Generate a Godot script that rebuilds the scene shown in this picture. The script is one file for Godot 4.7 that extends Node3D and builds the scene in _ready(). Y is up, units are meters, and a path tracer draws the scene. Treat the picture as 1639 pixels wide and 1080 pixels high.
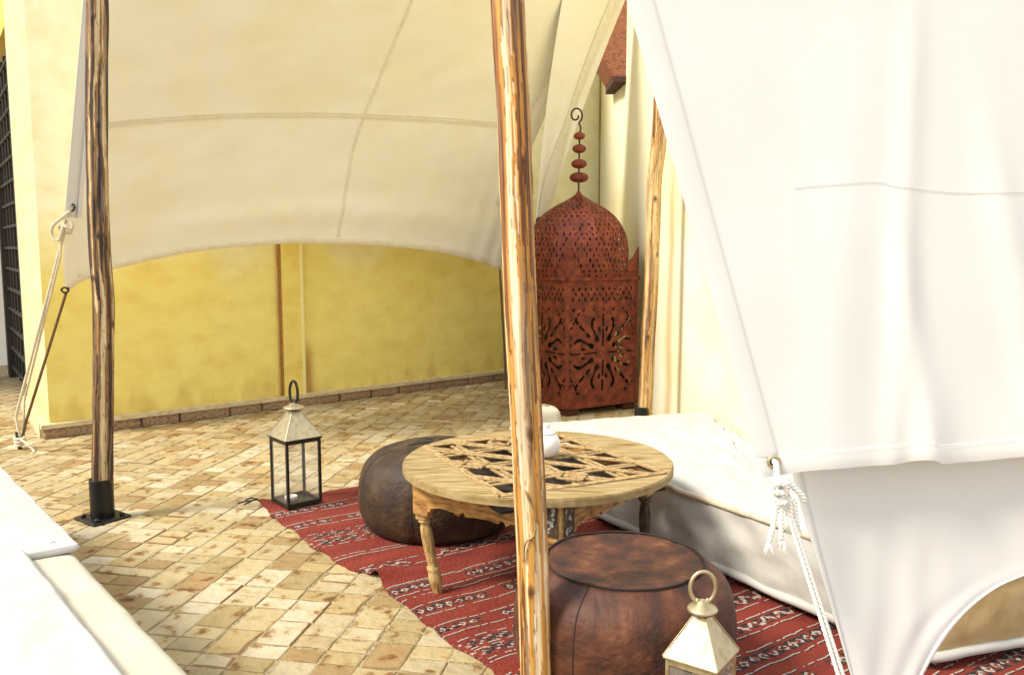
extends Node3D
# A walled courtyard with a canvas tent, a low tea table, leather poufs, a kilim and Moorish lanterns.
# Plan coordinates below are (x to the right, y up, z away from the photographer); V() turns them into Godot's.

var M := {}
var rng := RandomNumberGenerator.new()
var taken := {}

func V(x: float, y: float, z: float) -> Vector3:
	return Vector3(x, y, -z)

func _ready() -> void:
	rng.seed = 77
	# ---------------------------------------------------------------- camera, sky, sun, exposure
	var cam := Camera3D.new()
	cam.name = "camera"
	cam.position = Vector3(0, 1.15, 0)
	cam.rotation_degrees = Vector3(-6.2, 0, 0)
	cam.fov = 43.603
	cam.near = 0.05
	cam.far = 200.0
	add_child(cam)
	var env := Environment.new()
	env.background_mode = Environment.BG_SKY
	var sky := Sky.new()
	var sm := ProceduralSkyMaterial.new()
	sm.sky_top_color = Color(0.86, 0.89, 0.93)
	sm.sky_horizon_color = Color(0.97, 0.97, 0.96)
	sm.sky_curve = 0.25
	sm.ground_bottom_color = Color(0.60, 0.56, 0.48)
	sm.ground_horizon_color = Color(0.80, 0.76, 0.66)
	sm.sun_angle_max = 0.0
	sky.sky_material = sm
	env.sky = sky
	env.background_energy_multiplier = 1.0
	env.tonemap_mode = Environment.TONE_MAPPER_LINEAR
	env.tonemap_exposure = 1.68
	env.sdfgi_enabled = true
	env.ssao_enabled = true
	env.ssil_enabled = true
	var we := WorldEnvironment.new()
	we.name = "world_environment"
	we.environment = env
	add_child(we)
	var sun := DirectionalLight3D.new()
	sun.name = "sun"
	sun.light_color = Color(1.0, 0.97, 0.91)
	sun.light_energy = 1.0
	sun.light_angular_distance = 16.0
	sun.shadow_enabled = true
	# towards the sun: from the left, from behind the photographer, at middle height
	sun.look_at_from_position(V(-0.70, 0.80, -0.30) * 10.0, Vector3.ZERO, Vector3.UP)
	add_child(sun)

	make_materials()
	build_ground()
	build_walls()
	build_gate()
	build_poles()
	build_left_canvas()
	build_right_canvas()
	build_sofa()
	build_near_mattress()
	build_rug()
	build_table()
	build_poufs()
	build_glass_lanterns()
	build_pierced_lantern()
	build_small_things()

# ==================================================================== scene helpers
func numbered(parent: Node, called: String) -> String:
	var key := str(parent.get_instance_id()) + called
	var n: int = taken.get(key, 0)
	taken[key] = n + 1
	return called if n == 0 else "%s_%03d" % [called, n]

func thing(called: String, label: String, category: String, at := Vector3.ZERO, turn := 0.0, group := "") -> Node3D:
	var o := Node3D.new()
	o.name = numbered(self, called)
	add_child(o, true)
	o.position = at
	o.rotation.y = turn
	tag(o, label, category, group)
	return o

func tag(o: Node, label: String, category: String, group := "") -> Node:
	o.set_meta("label", label)
	o.set_meta("category", category)
	if group != "":
		o.set_meta("group", group)
	return o

func obj(called: String, mesh: Mesh, m: Material, parent: Node = null) -> MeshInstance3D:
	var p: Node = parent if parent else self
	var o := MeshInstance3D.new()
	o.name = numbered(p, called)
	o.mesh = mesh
	if m:
		o.material_override = m
	p.add_child(o, true)
	return o

# ==================================================================== mesh builder
class MB:
	var v := PackedVector3Array()
	var n := PackedVector3Array()
	var c := PackedColorArray()
	var uv := PackedVector2Array()
	var idx := PackedInt32Array()
	var tint := Color(1, 1, 1)

	func _smooth(v0: int, i0: int, solid: bool) -> void:
		# turns a closed shape the right way out, then makes its normals
		if solid:
			var ctr := Vector3.ZERO
			for i in range(v0, v.size()):
				ctr += v[i]
			ctr /= float(v.size() - v0)
			var vol := 0.0
			for k in range(i0, idx.size(), 3):
				vol += (v[idx[k]] - ctr).dot((v[idx[k + 1]] - ctr).cross(v[idx[k + 2]] - ctr))
			if vol > 0.0:
				for k in range(i0, idx.size(), 3):
					var t := idx[k + 1]
					idx[k + 1] = idx[k + 2]
					idx[k + 2] = t
		n.resize(v.size())
		for i in range(v0, v.size()):
			n[i] = Vector3.ZERO
		for k in range(i0, idx.size(), 3):
			var a := idx[k]
			var b := idx[k + 1]
			var d := idx[k + 2]
			var f := (v[d] - v[a]).cross(v[b] - v[a])
			n[a] += f
			n[b] += f
			n[d] += f
		for i in range(v0, v.size()):
			n[i] = n[i].normalized() if n[i].length_squared() > 1e-20 else Vector3.UP

	# a grid of points, rows of nu; cols = colour per point or empty
	func patch(p: PackedVector3Array, nu: int, nv: int, cu := false, cv := false, cols := PackedColorArray(), uvs := PackedVector2Array(), solid := false, caps := false) -> void:
		var v0 := v.size()
		var i0 := idx.size()
		v.append_array(p)
		for i in p.size():
			c.append(cols[i] if cols.size() else tint)
			uv.append(uvs[i] if uvs.size() else Vector2.ZERO)
		var mu := nu if cu else nu - 1
		var mv := nv if cv else nv - 1
		for j in mv:
			for i in mu:
				var a := v0 + j * nu + i
				var b := v0 + j * nu + (i + 1) % nu
				var d := v0 + ((j + 1) % nv) * nu + i
				var e := v0 + ((j + 1) % nv) * nu + (i + 1) % nu
				idx.append_array([a, b, e, a, e, d])
		if caps:
			for j in [0, nv - 1]:
				var m := Vector3.ZERO
				for i in nu:
					m += p[j * nu + i]
				v.append(m / nu)
				c.append(cols[j * nu] if cols.size() else tint)
				uv.append(Vector2.ZERO)
				for i in nu:
					var a: int = v0 + j * nu + i
					var b: int = v0 + j * nu + (i + 1) % nu
					if j == 0:
						idx.append_array([v.size() - 1, b, a])
					else:
						idx.append_array([v.size() - 1, a, b])
		_smooth(v0, i0, solid)

	func tube(path: Array, r, seg := 8, caps := true, squash := 1.0) -> void:
		var pts := PackedVector3Array()
		var side := Vector3.ZERO
		for k in path.size():
			var t: Vector3 = (path[mini(k + 1, path.size() - 1)] - path[maxi(k - 1, 0)]).normalized()
			if k == 0:
				side = t.cross(Vector3.UP if absf(t.y) < 0.9 else Vector3.RIGHT).normalized()
			else:
				side = (side - t * side.dot(t)).normalized()
			var up := side.cross(t)
			var rad: float = r[k] if r is Array else r
			for s in seg:
				var a := TAU * s / seg
				pts.append(path[k] + (side * cos(a) + up * sin(a) * squash) * rad)
		patch(pts, seg, path.size(), true, false, PackedColorArray(), PackedVector2Array(), true, caps)

	func ring(path: Array, r: float, seg := 8) -> void:   # a closed tube
		var pts := PackedVector3Array()
		var m := path.size()
		var side := Vector3.ZERO
		for k in m:
			var t: Vector3 = (path[(k + 1) % m] - path[(k - 1 + m) % m]).normalized()
			if k == 0:
				side = t.cross(Vector3.UP if absf(t.y) < 0.9 else Vector3.RIGHT).normalized()
			else:
				side = (side - t * side.dot(t)).normalized()
			var up := side.cross(t)
			for s in seg:
				var a := TAU * s / seg
				pts.append(path[k] + (side * cos(a) + up * sin(a)) * r)
		patch(pts, seg, m, true, true, PackedColorArray(), PackedVector2Array(), true)

	func lathe(prof: Array, at := Vector3.ZERO, seg := 32, wob = null) -> void:
		var pts := PackedVector3Array()
		for q in prof:
			for s in seg:
				var a := TAU * s / seg
				var rr: float = q.x * (wob.call(a, q.y) if wob != null else 1.0)
				pts.append(at + Vector3(cos(a) * rr, q.y, sin(a) * rr))
		patch(pts, seg, prof.size(), true, false, PackedColorArray(), PackedVector2Array(), true, true)

	func tri(a: Vector3, b: Vector3, d: Vector3) -> void:
		var k := v.size()
		v.append_array([a, b, d])
		c.append_array([tint, tint, tint])
		uv.append_array([Vector2.ZERO, Vector2.ZERO, Vector2.ZERO])
		idx.append_array([k, k + 1, k + 2])

	func quad(a: Vector3, b: Vector3, d: Vector3, e: Vector3) -> void:
		var k := v.size()
		v.append_array([a, b, d, e])
		for i in 4:
			c.append(tint)
			uv.append(Vector2.ZERO)
		idx.append_array([k, k + 1, k + 2, k, k + 2, k + 3])

	# a box with chamfered edges
	func box(ctr: Vector3, half: Vector3, bas := Basis.IDENTITY, bev := 0.003) -> void:
		var v0 := v.size()
		var i0 := idx.size()
		var b := minf(bev, minf(half.x, minf(half.y, half.z)) * 0.7)
		var f := func(x, y, z, ax):
			var h := half - Vector3(b, b, b)
			h[ax] = half[ax]
			return ctr + bas * (Vector3(x, y, z) * h)
		for ax in 3:
			var u := (ax + 1) % 3
			var w := (ax + 2) % 3
			for s in [-1, 1]:
				var q := []
				for k in [[-1, -1], [1, -1], [1, 1], [-1, 1]]:
					var e := Vector3.ZERO
					e[ax] = s
					e[u] = k[0]
					e[w] = k[1]
					q.append(f.call(e.x, e.y, e.z, ax))
				if s > 0:
					quad(q[0], q[3], q[2], q[1])
				else:
					quad(q[0], q[1], q[2], q[3])
			for s in [-1, 1]:        # edges along ax
				for t in [-1, 1]:
					var e0 := Vector3.ZERO
					e0[u] = s
					e0[w] = t
					var e1 := e0
					e0[ax] = -1
					e1[ax] = 1
					var q0: Vector3 = f.call(e0.x, e0.y, e0.z, u)
					var q1: Vector3 = f.call(e1.x, e1.y, e1.z, u)
					var q2: Vector3 = f.call(e1.x, e1.y, e1.z, w)
					var q3: Vector3 = f.call(e0.x, e0.y, e0.z, w)
					if s * t > 0:
						quad(q0, q1, q2, q3)
					else:
						quad(q0, q3, q2, q1)
		for x in [-1, 1]:
			for y in [-1, 1]:
				for z in [-1, 1]:
					if x * y * z > 0:
						tri(f.call(x, y, z, 0), f.call(x, y, z, 2), f.call(x, y, z, 1))
					else:
						tri(f.call(x, y, z, 0), f.call(x, y, z, 1), f.call(x, y, z, 2))
		_smooth(v0, i0, false)

	# a polygon (2D) stood up along ex, ey and given depth along ez
	func prism(poly: PackedVector2Array, o: Vector3, ex: Vector3, ey: Vector3, ez: Vector3, round_sides := false) -> void:
		var v0 := v.size()
		var i0 := idx.size()
		var t := Geometry2D.triangulate_polygon(poly)
		var f := func(q: Vector2, k: float) -> Vector3:
			return o + ex * q.x + ey * q.y + ez * k
		for k in range(0, t.size(), 3):
			tri(f.call(poly[t[k]], 0.0), f.call(poly[t[k + 1]], 0.0), f.call(poly[t[k + 2]], 0.0))
		for k in range(0, t.size(), 3):
			tri(f.call(poly[t[k]], 1.0), f.call(poly[t[k + 2]], 1.0), f.call(poly[t[k + 1]], 1.0))
		# make every face point out: caps from the triangulation's turn, sides from the polygon's
		var turn := 0.0
		if t.size():
			turn = (poly[t[1]] - poly[t[0]]).cross(poly[t[2]] - poly[t[0]])
		var area := 0.0
		for k in poly.size():
			area += poly[k].cross(poly[(k + 1) % poly.size()])
		if ex.cross(ey).dot(ez) * turn < 0.0:
			for k in range(i0, idx.size(), 3):
				var s := idx[k + 1]
				idx[k + 1] = idx[k + 2]
				idx[k + 2] = s
		var flip := ex.cross(ey).dot(ez) * area > 0.0
		for k in poly.size():
			var a := poly[k]
			var b := poly[(k + 1) % poly.size()]
			if flip:
				quad(f.call(a, 0.0), f.call(a, 1.0), f.call(b, 1.0), f.call(b, 0.0))
			else:
				quad(f.call(a, 0.0), f.call(b, 0.0), f.call(b, 1.0), f.call(a, 1.0))
		_smooth(v0, i0, false)

	func done() -> ArrayMesh:
		var a := []
		a.resize(Mesh.ARRAY_MAX)
		a[Mesh.ARRAY_VERTEX] = v
		a[Mesh.ARRAY_NORMAL] = n
		a[Mesh.ARRAY_COLOR] = c
		a[Mesh.ARRAY_TEX_UV] = uv
		a[Mesh.ARRAY_INDEX] = idx
		var m := ArrayMesh.new()
		m.add_surface_from_arrays(Mesh.PRIMITIVE_TRIANGLES, a)
		return m

# a smooth path through points
func spline(p: Array, per := 8) -> Array:
	var out := []
	for k in p.size() - 1:
		var a = p[maxi(k - 1, 0)]
		var b = p[k]
		var c = p[k + 1]
		var d = p[mini(k + 2, p.size() - 1)]
		for s in per:
			out.append(b.cubic_interpolate(c, a, d, float(s) / per))
	out.append(p[-1])
	return out

func along(p: Array, t: float) -> Vector3:   # a point at share t of a polyline, by its length
	var total := 0.0
	for k in p.size() - 1:
		total += p[k].distance_to(p[k + 1])
	var want := clampf(t, 0.0, 1.0) * total
	for k in p.size() - 1:
		var d: float = p[k].distance_to(p[k + 1])
		if want <= d or k == p.size() - 2:
			return p[k].lerp(p[k + 1], clampf(want / maxf(d, 1e-6), 0.0, 1.0))
		want -= d
	return p[-1]

# laid rope of three strands
func rope(mb: MB, path: Array, r: float, pitch := 0.0, taper := 0.0) -> void:
	var pit := pitch if pitch > 0.0 else r * 5.0
	var total := 0.0
	for k in path.size() - 1:
		total += path[k].distance_to(path[k + 1])
	var steps := maxi(8, int(total / pit * 8.0))
	var c := []
	for k in steps + 1:
		c.append(along(path, float(k) / steps))
	for s in 3:
		var side := Vector3.ZERO
		var q := []
		var rr := []
		for k in c.size():
			var t: Vector3 = (c[mini(k + 1, c.size() - 1)] - c[maxi(k - 1, 0)]).normalized()
			if k == 0:
				side = t.cross(Vector3.UP if absf(t.y) < 0.9 else Vector3.RIGHT).normalized()
			else:
				side = (side - t * side.dot(t)).normalized()
			var up := side.cross(t)
			var a := TAU * (total * k / steps / pit + s / 3.0)
			var w := 1.0 - taper * k / steps
			q.append(c[k] + (side * cos(a) + up * sin(a)) * r * 0.52 * w)
			rr.append(r * 0.52 * w)
		mb.tube(q, rr, 6)

func noise(seed_: int, freq: float, oct := 4, kind := FastNoiseLite.TYPE_SIMPLEX_SMOOTH) -> FastNoiseLite:
	var f := FastNoiseLite.new()
	f.seed = seed_
	f.frequency = freq
	f.noise_type = kind
	f.fractal_octaves = oct
	f.fractal_type = FastNoiseLite.FRACTAL_FBM if oct > 1 else FastNoiseLite.FRACTAL_NONE
	return f

func ntex(seed_: int, freq: float, stops: Array, size := 512, oct := 5) -> NoiseTexture2D:
	var t := NoiseTexture2D.new()
	t.width = size
	t.height = size
	t.seamless = true
	t.noise = noise(seed_, freq, oct)
	if stops.size():
		var g := Gradient.new()
		var off := PackedFloat32Array()
		var col := PackedColorArray()
		for s in stops:
			off.append(s[0])
			col.append(Color(s[1], s[2], s[3]).linear_to_srgb())
		g.offsets = off
		g.colors = col
		t.color_ramp = g
	return t

func bumps(seed_: int, freq: float, strength: float, size := 512, oct := 4) -> NoiseTexture2D:
	var t := NoiseTexture2D.new()
	t.width = size
	t.height = size
	t.seamless = true
	t.noise = noise(seed_, freq, oct)
	t.as_normal_map = true
	t.bump_strength = strength
	return t

func mat(called: String, col: Color, rough := 0.8, metal := 0.0, tex: Texture2D = null, scale := Vector3.ONE, bump: Texture2D = null, bump_scale := 1.0, world := false) -> StandardMaterial3D:
	var m := StandardMaterial3D.new()
	m.resource_name = called
	m.albedo_color = col.linear_to_srgb()
	m.roughness = rough
	m.metallic = metal
	if tex or bump:
		m.uv1_triplanar = true
		m.uv1_world_triplanar = world
		m.uv1_scale = scale
	if tex:
		m.albedo_texture = tex
	if bump:
		m.normal_enabled = true
		m.normal_texture = bump
		m.normal_scale = bump_scale
	M[called] = m
	return m

func make_materials() -> void:
	var W := Color(1, 1, 1)
	# fired floor tiles: the tile's own tone times wear and stains
	mat("tile", W, 0.78, 0.0, ntex(3, 0.012, [[0.0, .30, .15, .06], [0.20, .52, .34, .17], [0.31, .90, .82, .66], [0.55, 1.0, .98, .93], [0.85, .98, .95, .86], [1.0, .84, .74, .54]]), Vector3(1.5, 1.5, 1.5), bumps(4, 0.03, 5.0), 0.6, true)
	M.tile.vertex_color_use_as_albedo = true
	mat("mortar", Color(.41, .335, .20), 0.95, 0.0, ntex(5, 0.03, [[0.2, .6, .5, .35], [0.8, 1, 1, 1]]), Vector3(2, 2, 2), bumps(6, 0.06, 8.0), 0.8, true)
	mat("plaster", W, 0.9, 0.0, ntex(8, 0.007, [[0.0, .56, .38, .055], [0.35, .62, .43, .065], [0.55, .66, .48, .085], [0.8, .70, .54, .14], [1.0, .72, .60, .22]], 1024), Vector3(.42, .42, .42), bumps(9, 0.03, 3.0), 0.5, true)
	mat("pale_plaster", W, 0.9, 0.0, ntex(12, 0.008, [[0.0, .64, .54, .22], [0.4, .74, .66, .36], [0.7, .80, .74, .50], [1.0, .82, .78, .58]], 512), Vector3(.25, .45, .45), bumps(9, 0.03, 3.0), 0.5, true)
	mat("light_stain_coat", W, 0.9, 0.0, ntex(10, 0.010, [[0.0, .86, .79, .62], [0.35, .95, .92, .82], [0.6, 1, 1, 1], [1.0, 1, 1, .97]], 1024), Vector3(.5, .5, .5), bumps(9, 0.02, 4.0), 0.4, true)  # its vertex colours carry painted sun and shade, plus rust and damp
	M.light_stain_coat.vertex_color_use_as_albedo = true
	mat("pier_wash", Color(.79, .62, .15), 0.9, 0.0, ntex(10, 0.010, [[0.0, .80, .66, .45], [0.5, 1, 1, 1]]), Vector3(.9, .9, .9), null, 1.0, true)
	mat("highlight_tone", Color(.80, .70, .27), 0.9)
	mat("rust_wash", Color(.40, .19, .040), 0.9, 0.0, ntex(13, 0.03, [[0.1, .55, .45, .35], [0.7, 1, 1, 1]]), Vector3(2, 2, 2))
	mat("smooth_wash", W, 0.9)
	M.smooth_wash.vertex_color_use_as_albedo = true
	mat("cap", Color(.66, .56, .34), 0.85, 0.0, ntex(14, 0.02, [[0.1, .7, .6, .42], [0.6, 1, 1, 1]]), Vector3(1.5, 1.5, 1.5), bumps(6, 0.06, 4.0), 0.6, true)
	mat("kerb_stone", W, 0.9, 0.0, ntex(15, 0.03, [[0.1, .14, .075, .040], [0.45, .33, .20, .105], [0.62, .44, .31, .17], [0.9, .22, .13, .08]]), Vector3(3, 3, 3), bumps(16, 0.05, 14.0), 1.0, true)
	mat("earth", Color(.34, .14, .085), 0.9, 0.0, ntex(17, 0.02, [[0.1, .6, .5, .45], [0.55, 1, 1, 1], [0.9, 1, .8, .6]]), Vector3(2, 2, 2), bumps(6, 0.05, 6.0), 0.7, true)
	mat("earth_dark", Color(.10, .05, .035), 0.9, 0.0, ntex(18, 0.03, [[0.1, .5, .4, .4], [0.9, 1, 1, 1]]), Vector3(2, 2, 2))
	# canvas: light comes through
	var weave := bumps(21, 0.012, 6.0, 512, 4)
	mat("canvas", W, 0.92, 0.0, ntex(22, 0.006, [[0.0, .84, .77, .54], [0.35, .86, .81, .62], [0.6, .87, .83, .67], [1.0, .88, .85, .72]], 512), Vector3(.7, .7, .7), null, 0.10, true)
	M.canvas.backlight = Color(1.5, 1.5, 1.5)
	mat("canvas_hem", Color(.80, .74, .57), 0.95, 0.0, ntex(23, 0.02, [[0.2, .90, .87, .79], [0.7, 1, 1, 1]]), Vector3(2, 2, 2), null, 0.5, true)
	M.canvas_hem.backlight = Color(.7, .7, .7)
	mat("white_canvas", W, 0.9, 0.0, ntex(24, 0.006, [[0.0, .655, .645, .62], [0.5, .675, .67, .655], [1.0, .69, .686, .675]], 512), Vector3(.8, .8, .8), null, 0.15, true)
	M.white_canvas.backlight = Color(1.0, 1.0, 1.0)
	mat("thread", Color(.52, .48, .41), 0.9)
	mat("cotton", W, 0.95, 0.0, ntex(26, 0.01, [[0.0, .44, .42, .365], [0.4, .485, .47, .425], [1.0, .505, .49, .455]], 512), Vector3(1.2, 1.2, 1.2), bumps(27, 0.02, 4.0, 512, 4), 0.3, true)
	mat("ecru", W, 0.95, 0.0, ntex(28, 0.012, [[0.0, .50, .44, .32], [0.5, .53, .475, .36], [1.0, .55, .505, .40]], 512), Vector3(1.4, 1.4, 1.4), bumps(27, 0.02, 4.0, 512, 4), 0.3, true)
	mat("shaded_cotton", W, 0.95, 0.0, ntex(28, 0.012, [[0.1, .36, .24, .10], [0.5, .48, .35, .16], [1.0, .54, .42, .22]], 512), Vector3(1.4, 1.4, 1.4))  # cotton darkened to tan: the shadow under the tent sheet painted in
	mat("piping", Color(.60, .53, .40), 0.95, 0.0, ntex(29, 0.015, [[0.2, .72, .66, .54], [0.6, 1, 1, 1]]), Vector3(3, 3, 3))
	mat("rope", Color(.74, .68, .54), 0.95, 0.0, ntex(30, 0.06, [[0.2, .68, .58, .42], [0.7, 1, 1, 1]]), Vector3(6, 6, 6))
	mat("brown_rope", Color(.20, .12, .05), 0.95, 0.0, ntex(30, 0.06, [[0.2, .5, .4, .3], [0.7, 1, 1, 1]]), Vector3(6, 6, 6))
	mat("white_rope", Color(.80, .78, .72), 0.95)
	# leather
	mat("dark_leather", W, 0.68, 0.0, ntex(31, 0.012, [[0.08, .012, .0055, .003], [0.4, .031, .0145, .0055], [0.62, .048, .023, .008], [0.92, .105, .053, .019]]), Vector3(1.6, 1.6, 1.6), bumps(32, 0.05, 5.0), 0.5)
	mat("red_leather", W, 0.66, 0.0, ntex(33, 0.011, [[0.08, .020, .0065, .003], [0.4, .064, .0165, .0055], [0.62, .098, .028, .009], [0.92, .20, .078, .027]]), Vector3(1.9, 1.9, 1.9), bumps(32, 0.05, 5.0), 0.5)
	mat("dark_seam", Color(.02, .010, .006), 0.8)
	mat("pale_seam", Color(.55, .47, .34), 0.8)
	# metals
	mat("rust", W, 0.62, 0.25, ntex(35, 0.016, [[0.05, .055, .014, .008], [0.4, .15, .027, .013], [0.6, .195, .035, .014], [0.95, .29, .075, .028]]), Vector3(1.3, 1.3, 1.3), bumps(36, 0.03, 4.0), 0.4)
	mat("rust_dark", Color(.10, .030, .018), 0.6, 0.3, ntex(35, 0.02, [[0.1, .5, .4, .4], [0.9, 1, 1, 1]]), Vector3(4, 4, 4))
	mat("iron", Color(.050, .042, .024), 0.5, 0.5, ntex(37, 0.03, [[0.2, .5, .5, .5], [0.8, 1, 1, 1]]), Vector3(3, 3, 3))
	mat("gate_iron", Color(.03, .024, .020), 0.6, 0.3)
	mat("black_steel", Color(.010, .009, .009), 0.45, 0.2, ntex(38, 0.03, [[0.2, .6, .6, .6], [0.8, 1, 1, 1]]), Vector3(3, 3, 3), bumps(36, 0.05, 3.0), 0.4)
	mat("brass", Color(.52, .44, .28), 0.42, 0.75, ntex(39, 0.02, [[0.15, .72, .66, .55], [0.6, 1, 1, 1]]), Vector3(3, 3, 3), bumps(36, 0.02, 2.0), 0.15)
	mat("tray", Color(.035, .055, .030), 0.35, 0.5)
	var g := mat("glass", Color(.86, .92, .84), 0.03)
	g.transparency = BaseMaterial3D.TRANSPARENCY_ALPHA
	g.albedo_color.a = 0.05
	mat("wax", Color(.80, .78, .72), 0.5)
	# woods
	mat("table_wood", W, 0.7, 0.0, ntex(41, 0.016, [[0.05, .11, .055, .018], [0.28, .26, .165, .058], [0.55, .34, .24, .098], [0.9, .44, .34, .17]]), Vector3(0.7, 3.0, 5.0), bumps(42, 0.03, 2.0), 0.15)
	mat("apron_wood", W, 0.68, 0.0, ntex(43, 0.018, [[0.08, .11, .042, .012], [0.4, .36, .165, .040], [0.65, .50, .27, .075], [0.9, .56, .37, .15]]), Vector3(1.6, 5.0, 1.6), bumps(42, 0.05, 5.0), 0.6)
	mat("leg_wood", W, 0.65, 0.0, ntex(44, 0.02, [[0.08, .13, .06, .018], [0.4, .38, .23, .075], [0.75, .54, .37, .15]]), Vector3(5.0, 1.0, 5.0), bumps(42, 0.05, 4.0), 0.5)
	mat("dark_leg", W, 0.65, 0.0, ntex(44, 0.02, [[0.08, .02, .012, .007], [0.6, .075, .045, .022], [0.9, .20, .15, .09]]), Vector3(5.0, 2.0, 5.0), bumps(42, 0.05, 4.0), 0.5)
	mat("lath", W, 0.75, 0.0, ntex(45, 0.025, [[0.08, .13, .06, .020], [0.4, .33, .205, .075], [0.75, .45, .32, .15]]), Vector3(3.0, 3.0, 3.0), null)
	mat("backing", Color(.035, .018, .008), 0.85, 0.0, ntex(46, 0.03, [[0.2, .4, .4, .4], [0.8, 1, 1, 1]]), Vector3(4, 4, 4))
	mat("bark", W, 0.6, 0.0)
	M.bark.vertex_color_use_as_albedo = true
	mat("ceramic", Color(.80, .78, .73), 0.3)
	mat("kilim", W, 0.96)

# ==================================================================== floor
const A_DIR := Vector2(.983, -.182)     # rows of floor tiles
const B_DIR := Vector2(.182, .983)
const RUG_C := Vector2(-1.137, 3.663)
const RUG_U := Vector2(.82, .572)
const RUG_V := Vector2(.575, -.818)
const WALL_A := Vector2(-2.79, 4.997)
const WALL_D := Vector2(.772, .635)
const WALL_N := Vector2(.635, -.772)

func build_ground() -> void:
	var g := MB.new()
	var pts := PackedVector3Array()
	for j in 2:
		for i in 2:
			pts.append(V(-60 + 120 * i, -0.0030, -60 + 120 * j))
	g.patch(pts, 2, 2)
	var ground := obj("ground", g.done(), M.mortar)
	ground.set_meta("kind", "structure")
	var floor_ := Node3D.new()
	floor_.name = "paved_floor"
	floor_.set_meta("kind", "structure")
	add_child(floor_, true)
	# cells of the paving; some tiles take two cells
	var ca := 0.117
	var cb := 0.0775
	var used := {}
	var list := []
	var pn := noise(91, 0.9, 3)
	for j in range(-14, 110):
		for i in range(-52, 42):
			if used.has(Vector2i(i, j)):
				continue
			var wa := 1
			var wb := 1
			var roll := rng.randf()
			if roll < 0.36 and not used.has(Vector2i(i, j + 1)):
				wb = 2
			elif roll < 0.40 and not used.has(Vector2i(i + 1, j)):
				wa = 2
			for y in wb:
				for x in wa:
					used[Vector2i(i + x, j + y)] = true
			var ctr := A_DIR * (i + wa * 0.5) * ca + B_DIR * (j + wb * 0.5) * cb + A_DIR * 0.012 * pn.get_noise_2d(j * 0.7, i * 2.0)
			if not floor_at(ctr):
				continue
			list.append([ctr, wa, wb, rng.randf(), rng.randf(), rng.randi_range(0, 2)])
	# the 300 that show largest: in view, not under the rug or the near mattress
	var order := []
	for k in list.size():
		var q: Vector2 = list[k][0]
		var d := q - RUG_C
		var under := d.dot(RUG_U) > 0.06 and d.dot(RUG_U) < 1.6 and d.dot(RUG_V) > 0.06 and d.dot(RUG_V) < 3.5
		var px := q.x / maxf(q.y, 0.1) * 1350.0
		var py := 1.15 * 1350.0 / maxf(q.y, 0.1) - 147.0
		var hidden := py > 760.0 - 540.0 + (px + 819.0) * 1.02
		if under or hidden or absf(px) > 830 or py > 548 or q.y < 1.0 or (px > 60 and q.y < 4.0):
			continue
		order.append([q.y * q.y * q.y / (list[k][1] * list[k][2]), k])
	order.sort()
	var single := {}
	for k in mini(300, order.size()):
		single[order[k][1]] = true
	var tones := [Color(.43, .355, .215), Color(.415, .335, .19), Color(.395, .31, .165), Color(.37, .28, .135), Color(.49, .43, .305), Color(.41, .325, .18), Color(.32, .215, .095), Color(.445, .375, .24)]
	var variants := {}
	var rest := MB.new()
	for k in list.size():
		var e = list[k]
		var tone_i := int(clampf(pn.get_noise_2d(e[0].x * 3.0, e[0].y * 3.0) * 4.0 + e[3] * 7.9, 0, 7.99))
		var turn: float = atan2(A_DIR.y, A_DIR.x) + (e[3] - 0.5) * 0.05
		var tilt := Basis(Vector3.UP, turn) * Basis(Vector3.RIGHT, (e[4] - 0.5) * 0.018) * Basis(Vector3.BACK, (e[3] - 0.5) * 0.016)
		var at := V(e[0].x, -0.0003 + 0.0024 * e[4], e[0].y)
		if single.has(k):
			var key := "%d_%d_%d_%d" % [e[1], e[2], tone_i, e[5]]
			if not variants.has(key):
				var mb := MB.new()
				tile_shape(mb, e[1] * ca, e[2] * cb, tones[tone_i], Transform3D(), hash(key))
				variants[key] = mb.done()
			var o := obj("tile", variants[key], M.tile, floor_)
			o.transform = Transform3D(tilt, at)
		else:
			tile_shape(rest, e[1] * ca, e[2] * cb, tones[tone_i], Transform3D(tilt, at), k)
	var r := obj("distant_tiles", rest.done(), M.tile, floor_)
	r.set_meta("kind", "stuff")

func floor_at(q: Vector2) -> bool:
	if q.y < -0.6 or q.x > 2.4 or q.x < -4.6 or q.y > 8.2:
		return false
	if (q - WALL_A).dot(WALL_N) < 0.0 and (q - WALL_A).dot(Vector2(.819, .574)) > 0.0:
		return false
	if q.x > 1.08 + 0.0 and q.y > 3.75:
		return false
	if (q - WALL_A).dot(WALL_N) < 0.0 and q.x < -4.4:
		return false
	return true

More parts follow.
